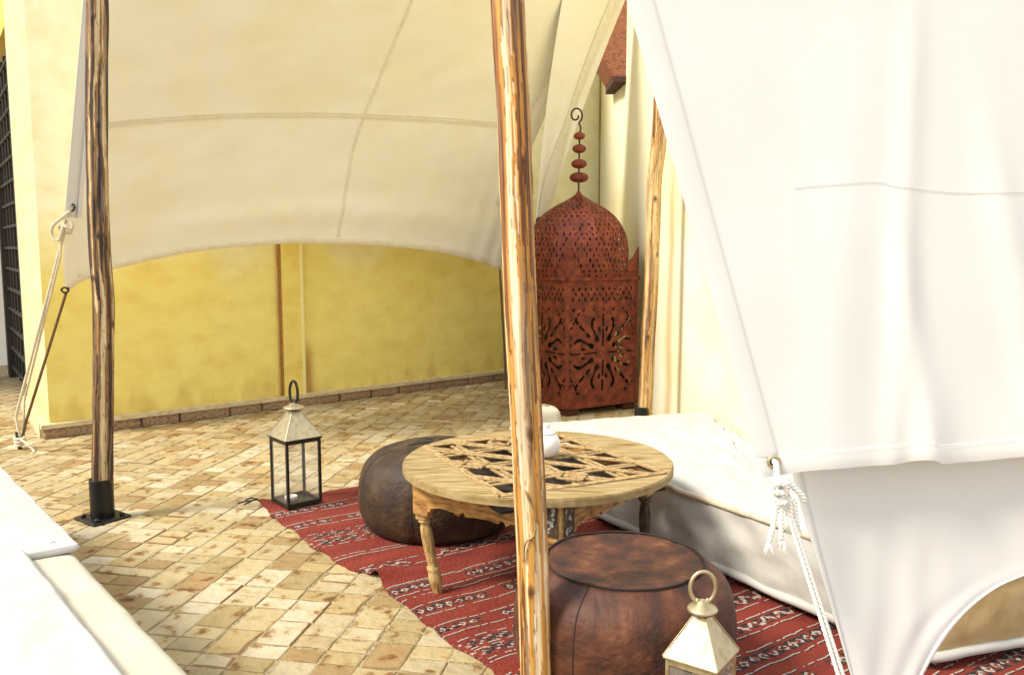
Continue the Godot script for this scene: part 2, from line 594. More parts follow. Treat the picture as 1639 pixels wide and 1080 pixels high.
func tile_shape(mb: MB, w: float, d: float, tone: Color, xf: Transform3D, sd: int) -> void:
	var r := RandomNumberGenerator.new()
	r.seed = sd
	var v0 := mb.v.size()
	var i0 := mb.idx.size()
	var gap := 0.0014 + r.randf() * 0.002
	var lo := []
	var mid := []
	var top := []
	for k in [[-1, -1], [0, -1], [1, -1], [1, 0], [1, 1], [0, 1], [-1, 1], [-1, 0]]:
		var chip := r.randf() * 0.0035 + (0.006 * r.randf() if r.randf() < 0.18 else 0.0)
		var x: float = k[0] * (w * 0.5 - gap - chip * 0.7)
		var z: float = k[1] * (d * 0.5 - gap - chip * 0.7)
		lo.append(xf * Vector3(x, -0.014, z))
		mid.append(xf * Vector3(x, -0.0016 - chip * 0.15, z))
		var cut := 0.0024 + chip * 0.9
		top.append(xf * Vector3(x - k[0] * cut, r.randf_range(-.0009, .0005), z - k[1] * cut))
	mb.tint = tone * (0.86 + 0.26 * r.randf())
	var ctr := xf * Vector3(r.randf_range(-.01, .01), r.randf_range(-.0014, .0008), r.randf_range(-.01, .01))
	for k in 8:
		mb.tri(ctr, top[k], top[(k + 1) % 8])
	var base := mb.tint
	var grimy := r.randf() < 0.2
	var from := r.randi_range(0, 7)
	for k in 8:
		var m := (k + 1) % 8
		mb.tint = Color(.25, .15, .065) if grimy and posmod(k - from, 8) < 5 else base
		mb.quad(mid[k], mid[m], top[m], top[k])
		mb.quad(lo[k], lo[m], mid[m], mid[k])
	mb._smooth(v0, i0, true)

# ==================================================================== walls
func prism_up(mb: MB, plan: Array, y0: float, y1: float) -> void:
	var p := PackedVector2Array()
	for q in plan:
		p.append(q)
	mb.prism(p, Vector3(0, y0, 0), Vector3(1, 0, 0), Vector3(0, 0, -1), Vector3(0, y1 - y0, 0))

func w_at(s: float, out: float) -> Vector2:      # along the left wall, and out from it
	return WALL_A + WALL_D * s + WALL_N * out

func build_walls() -> void:
	var R := Vector2(-.574, .819)
	var E := Vector2(-3.49, 5.995)
	var lw := thing("plaster_wall", "long ochre yellow plaster wall behind the cream canvas, with a dark stone plinth", "wall")
	var mb := MB.new()
	prism_up(mb, [WALL_A + R * 0.012, WALL_A + WALL_D * 0.012, Vector2(.86, 8.0), Vector2(.67, 8.23), Vector2(-2.73, 5.435), Vector2(-3.244, 6.167), E], 0.0, 3.75)
	obj("wall", mb.done(), M.plaster, lw)
	mb = MB.new()
	prism_up(mb, [E + R * 0.002, Vector2(-3.244, 6.167) + R * 0.002, Vector2(-3.244, 6.167) + R * 2.2, E + R * 2.2], 2.66, 3.75)
	obj("lintel", mb.done(), M.plaster, lw)
	# light painted in: yellow tent shade below, sunlit cream above, ragged line between
	var wn := noise(62, 1.0, 4)
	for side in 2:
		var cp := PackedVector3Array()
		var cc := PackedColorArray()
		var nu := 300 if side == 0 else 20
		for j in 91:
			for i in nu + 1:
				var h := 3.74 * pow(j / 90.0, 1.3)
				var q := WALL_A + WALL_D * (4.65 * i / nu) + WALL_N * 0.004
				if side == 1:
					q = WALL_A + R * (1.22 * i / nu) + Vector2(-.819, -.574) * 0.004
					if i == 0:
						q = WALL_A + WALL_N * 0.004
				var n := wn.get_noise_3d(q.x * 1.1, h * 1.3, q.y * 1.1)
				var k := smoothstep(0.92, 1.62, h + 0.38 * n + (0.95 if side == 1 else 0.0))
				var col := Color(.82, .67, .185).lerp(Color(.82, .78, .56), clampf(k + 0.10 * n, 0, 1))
				if side == 0:        # rust run left of the pier, damp at its right foot and along the plinth
					var sx := 4.65 * i / nu
					var ru := 0.75 * exp(-pow((sx - 1.477) / (0.016 + 0.008 * n), 2.0)) * (0.7 + 0.5 * wn.get_noise_1d(h * 4.0))
					ru += 0.75 * exp(-pow((sx - 1.69) / 0.04, 2.0)) * smoothstep(0.52, 0.30, h + 0.1 * n) * step_f(1.645, sx)
					ru += 0.22 * smoothstep(0.20, 0.08, h + 0.22 * wn.get_noise_2d(sx * 5.0, 5.0))
					col = col.lerp(Color(.36, .15, .03), clampf(ru, 0, 1))
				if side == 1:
					col = col.lerp(Color(.52, .46, .27), 0.75)  # side face toned down in colour to offset the sun on it
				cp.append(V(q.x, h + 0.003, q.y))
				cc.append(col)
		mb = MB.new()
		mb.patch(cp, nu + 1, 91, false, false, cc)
		obj("tone_coat", mb.done(), M.light_stain_coat, lw)
	# shallow pier in the middle of the wall with a rust run down its left side
	mb = MB.new()
	var pw := Basis(V(WALL_D.x, 0, WALL_D.y), Vector3.UP, -V(WALL_N.x, 0, WALL_N.y))
	var q := w_at(1.565, 0.012)
	mb.box(V(q.x, 1.88, q.y), Vector3(.078, 1.86, .022), pw, .008)
	obj("pier", mb.done(), M.pier_wash, lw)
	mb = MB.new()
	q = w_at(1.484, 0.013)
	mb.box(V(q.x, 1.88, q.y), Vector3(.0055, 1.85, .0235), pw, .004)
	obj("rusty_edge", mb.done(), M.rust_wash, lw)
	mb = MB.new()
	q = w_at(1.645, 0.034)
	mb.box(V(q.x, 1.88, q.y), Vector3(.012, 1.86, .006), pw, .006)
	obj("pier_highlight", mb.done(), M.highlight_tone, lw)  # pale strip along the right edge: a highlight painted in
	var sn := noise(61, 1.7, 3)
	# plinth: a row of rough stones under a pale cap
	mb = MB.new()
	prism_up(mb, [w_at(-0.052, 0.0) + R * 1.2 * 0.0, w_at(-0.055, 0.055), w_at(4.62, 0.055), w_at(4.68, 0.0)], 0.062, 0.088)
	obj("plinth_cap", mb.done(), M.cap, lw)
	mb = MB.new()
	var s0 := WALL_A + R * 0.01
	prism_up(mb, [s0, s0 + R * 1.15, s0 + R * 1.15 + Vector2(-.819, -.574) * .055, s0 + Vector2(-.819, -.574) * .055], 0.0, 0.087)
	obj("side_plinth", mb.done(), M.cap, lw)
	var s := -0.045
	while s < 4.55:
		var ln := rng.randf_range(0.22, 0.40)
		ln = minf(ln, 4.6 - s)
		var st := MB.new()
		var c := w_at(s + ln * 0.5, 0.022 + rng.randf() * 0.006)
		st.box(V(c.x, 0.030, c.y), Vector3(ln * 0.5 - 0.004, 0.0315, 0.026), pw * Basis(Vector3.UP, rng.randf_range(-.02, .02)), 0.008)
		obj("stone", st.done(), M.kerb_stone, lw)
		s += ln

	var rw := thing("plaster_wall", "pale plaster wall at right behind the rust-red lantern and white mattress", "wall")
	mb = MB.new()
	prism_up(mb, [Vector2(.812, 8.15), Vector2(1.107, 3.70), Vector2(3.8, 4.9), Vector2(3.68, 5.17), Vector2(1.40, 4.15), Vector2(1.13, 8.2)], 0.0, 3.75)
	obj("wall", mb.done(), M.pale_plaster, rw)
	mb = MB.new()
	var rp := PackedVector3Array()
	var rc := PackedColorArray()
	for j in 91:                             # wash with a long soft run of damp beside the right pole
		for i in 121:
			var h := 3.74 * pow(j / 90.0, 1.2)
			var z := lerpf(7.96, 3.72, i / 120.0)
			var n := wn.get_noise_2d(z * 0.8, h * 0.9)
			var col := Color(.83, .80, .62).lerp(Color(.79, .71, .40), clampf(0.35 - 0.9 * n, 0, 1))
			var run := 0.62 * exp(-pow((z - 5.30 - 0.05 * sn.get_noise_1d(h)) / (0.10 - 0.02 * h), 2.0)) * smoothstep(2.1, 1.2, h)
			rp.append(V(1.06 - .066 * (z - 4.396) - 0.005, h + 0.003, z))
			rc.append(col.lerp(Color(.40, .22, .06), clampf(run, 0, 1)))
	mb.patch(rp, 121, 91, false, false, rc)
	obj("tone_coat", mb.done(), M.smooth_wash, rw)

	# brown clay corbel high on the right wall
	var cb := thing("corbel", "brown clay corbel high on the pale wall, above the big lantern", "corbel")
	mb = MB.new()
	mb.prism(PackedVector2Array([Vector2(.80, 3.40), Vector2(.70, 2.62), Vector2(.79, 2.475), Vector2(1.14, 2.475), Vector2(1.14, 3.40)]), V(0, 0, 6.8), Vector3(1, 0, 0), Vector3(0, 1, 0), V(0, 0, 0.5))
	obj("block", mb.done(), M.earth, cb)
	mb = MB.new()
	mb.box(V(.955, 2.447, 7.05), Vector3(.165, .026, .262), Basis.IDENTITY, .006)
	obj("edge_course", mb.done(), M.earth_dark, cb)

	# the lane beyond the gate
	var bw := thing("lane_wall", "sunlit white wall glimpsed through the iron gate", "wall")
	mb = MB.new()
	prism_up(mb, [Vector2(-6.6, 5.4), Vector2(-4.4, 8.9), Vector2(-4.6, 9.1), Vector2(-6.8, 5.6)], 0.0, 3.2)
	obj("wall", mb.done(), M.white_rope, bw)

func step_f(e: float, x: float) -> float:
	return 1.0 if x >= e else 0.0

func build_gate() -> void:
	var R := Vector2(-.574, .819)
	var E := Vector2(-3.49, 5.995)
	var t := thing("iron_gate", "black iron grille gate in the doorway at the far left", "gate")
	var yaw := Basis(V(R.x, 0, R.y), Vector3.UP, V(R.x, 0, R.y).cross(Vector3.UP))
	var inn := Vector2(.819, .574) * 0.05
	var put := func(called: String, s: float, y0: float, y1: float, w: float, dep: float):
		var mb := MB.new()
		var q := E + R * s + inn
		mb.box(V(q.x, (y0 + y1) * 0.5, q.y), Vector3(w * 0.5, (y1 - y0) * 0.5, dep * 0.5), yaw, 0.004)
		obj(called, mb.done(), M.gate_iron, t)
	put.call("frame_post", 0.075, 0.0, 2.64, 0.13, 0.09)
	put.call("frame_post", 1.70, 0.0, 2.64, 0.13, 0.09)
	for k in 5:
		put.call("upright_bar", 0.29 + k * 0.26, 0.04, 2.60, 0.028, 0.028)
	for k in 15:
		var mb := MB.new()
		var q := E + R * 0.89 + inn
		mb.box(V(q.x, 0.10 + k * 0.172, q.y), Vector3(0.745, 0.011, 0.024), yaw, 0.003)
		obj("cross_bar", mb.done(), M.gate_iron, t)
	var mb2 := MB.new()
	var q2 := E + R * 0.89 + inn * 1.6
	mb2.box(V(q2.x, 0.15, q2.y), Vector3(0.745, 0.13, 0.008), yaw, 0.003)
	obj("kick_plate", mb2.done(), M.gate_iron, t)

# ==================================================================== poles
func pole_mesh(axis: Array, radius: float, sd: int, pal: Array, bumpy := 1.0, knots: Array = [], th := [-0.16, 0.13]) -> ArrayMesh:
	var f := noise(sd, 1.0, 4)
	var g := noise(sd + 7, 1.0, 3)
	var seg := 96
	var path := spline(axis, int(420.0 / (axis.size() - 1)))
	var pts := PackedVector3Array()
	var cols := PackedColorArray()
	for k in path.size():
		var p: Vector3 = path[k]
		for s in seg:
			var a := TAU * s / seg
			var ca := cos(a)
			var sa := sin(a)
			var warp := 0.25 * g.get_noise_3d(ca * 0.8, p.y * 3.0, sa * 0.8)
			var n := f.get_noise_3d(ca * 1.15 + warp, p.y * 0.62 + warp * 0.4, sa * 1.15)
			var fine := g.get_noise_3d(ca * 7.0 + warp * 3.0, p.y * 2.2, sa * 7.0)
			var lump := g.get_noise_3d(ca * 0.9 + 5.0, p.y * 2.6, sa * 0.9)
			var r := radius * (1.0 + 0.10 * lump * bumpy)
			# pal: dark line, bark, mid wood, peeled pale
			var col: Color
			if n < th[0]:
				col = pal[1].lerp(pal[0], clampf(0.5 + fine * 1.6, 0, 1))
				r += radius * 0.025
			elif n < th[1]:
				col = pal[2].lerp(pal[4], clampf(0.5 + fine * 1.5, 0, 1))
			else:
				col = pal[3].lerp(pal[2], clampf(0.12 + fine * 0.9, 0, 1))
				r -= radius * 0.045
			var edge := minf(absf(n - th[0]), absf(n - th[1]) * 1.2)
			if edge < 0.014:
				col = col.lerp(pal[0], 0.85 * (1.0 - edge / 0.014))
			var fib := f.get_noise_3d(ca * 16.0, p.y * 4.0, sa * 16.0)
			col = col * (1.0 + 0.55 * fib)
			var weather := smoothstep(0.18, 0.42, f.get_noise_3d(ca * 1.6 + 30.0, p.y * 1.7, sa * 1.6))
			col = col.lerp(Color(.33, .27, .19) * (0.8 + 0.6 * fib), 0.55 * weather)
			if absf(g.get_noise_3d(ca * 4.0 + 9.0, p.y * 0.8, sa * 4.0)) < 0.012:
				col = col.lerp(pal[0], 0.7)
			for kn in knots:
				var dy: float = (p.y - kn[0]) / 0.022
				var da: float = wrapf(a - kn[1], -PI, PI) / 0.28
				var dd := dy * dy + da * da
				if dd < 4.0:
					r += radius * 0.14 * exp(-dd) * bumpy
					if dd < 1.0:
						col = col.lerp(pal[0], 1.0 - dd)
			pts.append(p + Vector3(ca, 0, sa) * r)
			cols.append(col)
	var mb := MB.new()
	mb.patch(pts, seg, path.size(), true, false, cols, PackedVector2Array(), true, true)
	return mb.done()

func socket(parent: Node3D, at: Vector3, r: float, h: float, turn: float, s := 0.084) -> void:
	var mb := MB.new()
	mb.lathe([Vector2(r, 0.008), Vector2(r, h - 0.002), Vector2(r - 0.002, h), Vector2(r - 0.006, h), Vector2(r - 0.006, h - 0.01)], at, 40)
	obj("socket", mb.done(), M.black_steel, parent)
	mb = MB.new()
	mb.box(at + Vector3(0, 0.006, 0), Vector3(s, 0.006, s), Basis(Vector3.UP, turn), 0.003)
	var pl := obj("base_plate", mb.done(), M.black_steel, parent)
	for k in 4:
		var bm := MB.new()
		var d := Vector3(s * 0.75, 0.012, 0).rotated(Vector3.UP, turn + PI / 4 + k * PI / 2) * Vector3(1.25, 1, 1.25)
		bm.lathe([Vector2(0.011, 0.0), Vector2(0.011, 0.008), Vector2(0.006, 0.012)], at + d, 6)
		obj("bolt", bm.done(), M.iron, pl)

func build_poles() -> void:
	# dark, cream, orange
	var peeled := [Color(.09, .032, .010), Color(.30, .105, .020), Color(.48, .205, .034), Color(.80, .64, .42), Color(.56, .29, .062)]
	var barky := [Color(.014, .007, .004), Color(.065, .029, .010), Color(.36, .19, .055), Color(.62, .47, .25), Color(.15, .066, .020)]
	var mid := [Color(.07, .028, .010), Color(.24, .10, .026), Color(.46, .25, .065), Color(.64, .46, .22), Color(.36, .17, .045)]
	var t := thing("tent_pole", "peeled orange and cream wooden tent pole standing in front of the table", "pole")
	obj("trunk", pole_mesh([V(.062, .03, 1.9), V(.056, .16, 1.9), V(.046, .476, 1.9), V(.034, .713, 1.9), V(.022, .944, 1.9), V(.013, 1.141, 1.9), V(.004, 1.415, 1.9), V(-.010, 1.681, 1.9), V(-.03, 2.2, 1.9), V(-.05, 2.75, 1.9)], .0375, 205, peeled, 0.55, [[1.33, 1.1], [.73, 1.4], [.36, 1.75]], [-0.20, 0.10]), M.bark, t)
	var mb := MB.new()
	var strip := spline([V(.030, .60, 1.862), V(.048, .545, 1.856), V(.052, .50, 1.858), V(.030, .475, 1.861), V(.026, .43, 1.864)], 8)
	mb.tube(strip, [.0012] + range(strip.size() - 2).map(func(_k): return .0028) + [.0012], 6)
	obj("bark_strip", mb.done(), M.lath, t)
	socket(t, V(.063, 0, 1.9), .044, .115, 0.3)

	t = thing("tent_pole", "dark knotty wooden tent pole in a black steel socket at the left", "pole")
	obj("trunk", pole_mesh([V(-1.736, .03, 3.472), V(-1.728, .177, 3.472), V(-1.707, .51, 3.472), V(-1.696, .72, 3.472), V(-1.687, .954, 3.472), V(-1.689, 1.184, 3.472), V(-1.676, 1.634, 3.472), V(-1.647, 2.119, 3.472), V(-1.63, 2.6, 3.472), V(-1.62, 2.95, 3.472)], .0405, 311, barky, 1.0, [[.74, 0.6], [1.02, 2.0], [1.19, 1.2], [1.63, 1.0], [2.04, 1.5], [.83, 0.0]], [0.02, 0.27]), M.bark, t)
	socket(t, V(-1.736, 0, 3.472), .047, .175, 0.95, 0.082)

	t = thing("tent_pole", "brown wooden tent pole beside the big rust-red lantern", "pole")
	obj("trunk", pole_mesh([V(.775, .03, 4.95), V(.794, .21, 4.95), V(.806, .6, 4.95), V(.818, .944, 4.95), V(.824, 1.486, 4.95), V(.846, 1.734, 4.95), V(.857, 2.189, 4.95), V(.87, 2.9, 4.95)], .042, 402, mid, 0.9, [[1.42, 1.5], [1.1, 1.0], [.62, 1.8]], [-0.12, 0.16]), M.bark, t)
	socket(t, V(.778, 0, 4.95), .048, .20, 0.5, 0.08)

# ==================================================================== cream canvas at the left
# a sheet stretched over four edges
func coons(B: Array, T: Array, L: Array, R: Array, u: float, v: float) -> Vector3:
	var b := along(B, u)
	var t := along(T, u)
	var l := along(L, v)
	var r := along(R, v)
	var flat: Vector3 = B[0].lerp(B[-1], u).lerp(T[0].lerp(T[-1], u), v)
	return b.lerp(t, v) + l.lerp(r, u) - flat

func sheet(f: Callable, u0: float, u1: float, v0: float, v1: float, nu: int, nv: int) -> ArrayMesh:
	var pts := PackedVector3Array()
	var uvs := PackedVector2Array()
	for j in nv + 1:
		for i in nu + 1:
			var u := lerpf(u0, u1, float(i) / nu)
			var v := lerpf(v0, v1, float(j) / nv)
			pts.append(f.call(u, v))
			uvs.append(Vector2(u, v))
	var mb := MB.new()
	mb.patch(pts, nu + 1, nv + 1, false, false, PackedColorArray(), uvs)
	return mb.done()

# a strip of doubled cloth on a sheet: front, back and edges; lifts from lo to hi along the sheet's normal n
func strap(f: Callable, line: Callable, width: Callable, n: Vector3, lo: float, hi: float, steps: int) -> ArrayMesh:
	var pts := PackedVector3Array()
	for k in steps + 1:
		var t := float(k) / steps
		var a: Vector2 = line.call(t)
		var w: Vector2 = width.call(t)
		var p: Vector3 = f.call(a.x - w.x, a.y - w.y)
		var q: Vector3 = f.call(a.x + w.x, a.y + w.y)
		pts.append_array([p + n * lo, p + n * hi, p.lerp(q, .5) + n * (hi + .0015), q + n * hi, q + n * lo])
	var mb := MB.new()
	mb.patch(pts, 5, steps + 1, true, false, PackedColorArray(), PackedVector2Array(), true, true)
	return mb.done()

func build_left_canvas() -> void:
	var B := spline([V(-2.521, .899, 4.765), V(-2.431, .965, 4.839), V(-2.340, 1.010, 4.914), V(-2.107, 1.080, 5.106), V(-1.841, 1.132, 5.324), V(-1.418, 1.168, 5.673), V(-.976, 1.152, 6.036), V(-.562, 1.105, 6.377), V(-.243, 1.020, 6.639), V(-.097, .958, 6.759)], 6)
	var T := spline([V(-1.977, 2.467, 4.112), V(-1.503, 2.592, 4.503), V(-.794, 2.779, 5.086), V(-.079, 2.968, 5.674), V(.747, 3.185, 6.353)], 8)
	var L := spline([V(-2.521, .899, 4.765), V(-2.504, .988, 4.715), V(-2.465, 1.127, 4.656), V(-2.40, 1.311, 4.58), V(-2.32, 1.553, 4.503), V(-2.183, 1.912, 4.357), V(-2.048, 2.267, 4.209), V(-1.977, 2.467, 4.112)], 8)
	var R := spline([V(-.097, .958, 6.759), V(.02, 1.42, 6.72), V(.147, 1.886, 6.636), V(.406, 2.441, 6.59), V(.649, 2.956, 6.466), V(.747, 3.185, 6.353)], 8)
	var wn := noise(71, 1.0, 3)
	var nrm := V(.60, -.25, -.76).normalized()
	var f := func(u: float, v: float) -> Vector3:
		var p := coons(B, T, L, R, u, v)
		var sag := -0.05 * sin(PI * u) * sin(PI * clampf(v * 1.1, 0, 1))           # belly away from the viewer
		var tip := exp(-pow(u / 0.09, 2.0)) * exp(-pow(v / 0.35, 2.0))
		var fold := 0.014 * sin(u * 190.0) * tip
		var tip2 := exp(-pow((1.0 - u) / 0.10, 2.0)) * exp(-pow(v / 0.5, 2.0))
		fold += 0.010 * sin((1.0 - u) * 120.0 + v * 6.0) * tip2
		var roll := 0.020 * exp(-pow((v - 0.12) / 0.05, 2.0)) * sin(PI * u)
		return p + nrm * (sag + fold + roll + 0.010 * wn.get_noise_2d(u * 5.0, v * 4.0))
	var t := thing("tent_canvas", "cream canvas tent side stretched in front of the yellow wall, scalloped lower edge", "tent canvas")
	obj("canvas", sheet(f, 0, 1, 0, 1, 110, 70), M.canvas, t)
	obj("hem", strap(f, func(k): return Vector2(k, 0.012), func(_k): return Vector2(0, 0.012), nrm, -.003, .004, 90), M.canvas_hem, t)
	obj("seam", strap(f, func(k): return Vector2(k, lerpf(0.525, 0.455, k) - 0.020 * sin(k * PI)), func(_k): return Vector2(0, 0.0052), nrm, .0003, .0018, 90), M.canvas_hem, t)
	obj("seam", strap(f, func(k): return Vector2(lerpf(.545, .53, k), lerpf(.024, 1.0, k)), func(_k): return Vector2(0.0034, 0), nrm, .0005, .002, 70), M.canvas_hem, t)
	obj("edge_binding", strap(f, func(k): return Vector2(0.988, k), func(_k): return Vector2(0.009, 0), nrm, -.003, .005, 60), M.canvas_hem, t)
	obj("edge_binding", strap(f, func(k): return Vector2(0.945 + 0.012 * k, 0.2 + 0.8 * k), func(_k): return Vector2(0.005, 0), nrm, .001, .004, 50), M.canvas_hem, t)
	# stitching lines beside the seams
	for off in [-0.014, 0.013]:
		var mb := MB.new()
		var pth := []
		for k in 91:
			var u := k / 90.0
			pth.append(f.call(u, lerpf(0.525, 0.455, u) - 0.020 * sin(u * PI) + off * 0.62) + nrm * 0.0035)
		mb.tube(pth, 0.0016, 5)
		obj("stitching", mb.done(), M.canvas_hem, t)

	# narrow flap at the left, seen nearly edge-on, with eyelet
	var fb := thing("tent_flap", "narrow white canvas flap with knotted eyelet behind the left pole", "tent canvas")
	var F := func(u: float, v: float) -> Vector3:
		var lo: Vector3 = V(-2.325, 1.30, 4.52).lerp(V(-2.268, 1.295, 4.585), u)
		var hi: Vector3 = V(-1.93, 2.44, 4.08).lerp(V(-1.875, 2.44, 4.13), u)
		var p := lo.lerp(hi, v)
		return p + V(-.3, 0, -.95) * (0.06 + 0.018 * sin(u * 9.0) * (1.0 - v * 0.5))
	obj("canvas", sheet(F, 0, 1, 0, 1, 14, 40), M.white_canvas, fb)
	obj("hem", strap(F, func(k): return Vector2(0.07, k), func(_k): return Vector2(0.07, 0), V(-.3, 0, -.95), -.002, .004, 40), M.white_canvas, fb)
	var ey := MB.new()
	var ec: Vector3 = F.call(0.35, 0.045) + V(0, 0, -0.008)
	var rg := []
	for k in 20:
		rg.append(ec + V(cos(TAU * k / 20) * .016, sin(TAU * k / 20) * .018, 0))
	ey.ring(rg, .005)
	obj("eyelet", ey.done(), M.iron, fb)

	# two guy lines to one peg
	var peg := V(-2.80, 0.03, 4.70)
	var gl := thing("guy_rope", "pale rope knotted to the left flap eyelet, running down to the floor peg", "rope")
	var mb2 := MB.new()
	rope(mb2, [ec, ec + V(-.03, -.07, -.01), ec + V(-.055, -.16, 0), peg + V(-.012, .16, .0), peg + V(0, .04, 0)], .0085, .05)
	rope(mb2, [ec + V(-.045, -.10, -.01), ec + V(-.075, -.26, 0), peg + V(.03, .25, .02), peg + V(.01, .04, .02)], .0065, .05)
	obj("line", mb2.done(), M.rope, gl)
	mb2 = MB.new()
	rope(mb2, spline([ec + V(.0, -.02, -.02), ec + V(-.04, -.06, -.04), ec + V(-.09, -.10, -.03), ec + V(-.10, -.15, -.02), ec + V(-.06, -.17, -.03), ec + V(-.03, -.12, -.05), ec + V(-.02, -.06, -.03), ec + V(.015, -.09, -.03), ec + V(.0, -.13, -.03)], 6), .009, .045)
	rope(mb2, spline([ec + V(-.04, -.09, -.02), ec + V(-.01, -.10, -.05), ec + V(-.0, -.13, -.02), ec + V(-.05, -.13, .0), ec + V(-.055, -.10, -.03)], 6), .009, .045)
	obj("knot", mb2.done(), M.rope, gl)
	var tipL := V(-2.521, .899, 4.765)
	gl = thing("guy_rope", "dark brown rope from the lowest canvas corner to the floor peg", "rope")
	mb2 = MB.new()
	rope(mb2, [tipL + V(0, -.01, 0), peg + V(.03, .12, .02), peg + V(.01, .03, .01)], .0085, .05)
	obj("line", mb2.done(), M.brown_rope, gl)
	mb2 = MB.new()
	rg = []
	for k in 20:
		rg.append(tipL + V(cos(TAU * k / 20) * .020, sin(TAU * k / 20) * .014, 0) + V(0, .004, -.012))
	mb2.ring(rg, .006)
	obj("iron_ring", mb2.done(), M.iron, gl)
	var pg := thing("floor_peg", "small iron peg wrapped in rope end, in the floor at far left", "peg")
	mb2 = MB.new()
	mb2.tube([peg + V(.0, -.04, .0), peg + V(-.012, .07, 0)], .011, 8)
	obj("spike", mb2.done(), M.iron, pg)
	mb2 = MB.new()
	for k in 3:
		rg = []
		for a in 16:
			rg.append(peg + V(cos(TAU * a / 16) * (.020 + .003 * k), .0 + .018 * k + .004 * sin(TAU * a / 16), sin(TAU * a / 16) * .02))
		mb2.ring(rg, .009)
	rope(mb2, spline([peg + V(.02, .03, -.02), peg + V(.07, .01, -.05), peg + V(.11, -.02, -.06), peg + V(.13, -.025, -.10)], 5), .009, .05, .3)
	obj("rope_wrap", mb2.done(), M.rope, pg)
	# line from the right tip
	var tipR := V(-.097, .958, 6.759)
	gl = thing("guy_rope", "thin dark cord hanging from the cream canvas corner behind the middle pole", "rope")
	mb2 = MB.new()
	mb2.tube([tipR + V(0, 0, 0), V(-.078, .60, 6.74), V(-.06, .30, 6.72), V(-.05, -.006, 6.71)], .010, 6)
	obj("line", mb2.done(), M.brown_rope, gl)

	# further panel right of the middle pole, with its webbing
	var tip := V(.180, 1.323, 6.534)
	var G := func(u: float, v: float) -> Vector3:
		var lo: Vector3 = tip.lerp(tip + V(.075, .02, .05), u)
		var hi: Vector3 = V(.42, 3.25, 6.10).lerp(V(1.000, 3.34, 6.30), u)
		var p := lo.lerp(hi, v)
		return p + nrm * (-0.05 * sin(PI * v) + 0.006 * sin(u * 14.0) * (1.0 - v))
	var tb := thing("tent_canvas", "pale canvas strip with webbing edge right of the middle pole", "tent canvas")
	obj("canvas", sheet(G, 0, 1, 0, 1, 20, 50), M.canvas, tb)
	obj("webbing", strap(G, func(k): return Vector2(lerpf(0.55, .90, k), k), func(k): return Vector2(lerpf(.5, .085, minf(1.0, k * 2.6)), 0), nrm, .002, .006, 50), M.canvas_hem, tb)
	mb2 = MB.new()
	rg = []
	for k in 18:
		rg.append(tip + V(.03 + cos(TAU * k / 18) * .022, .015 + sin(TAU * k / 18) * .026, -.02))
	mb2.ring(rg, .006)
	obj("hook", mb2.done(), M.iron, tb)

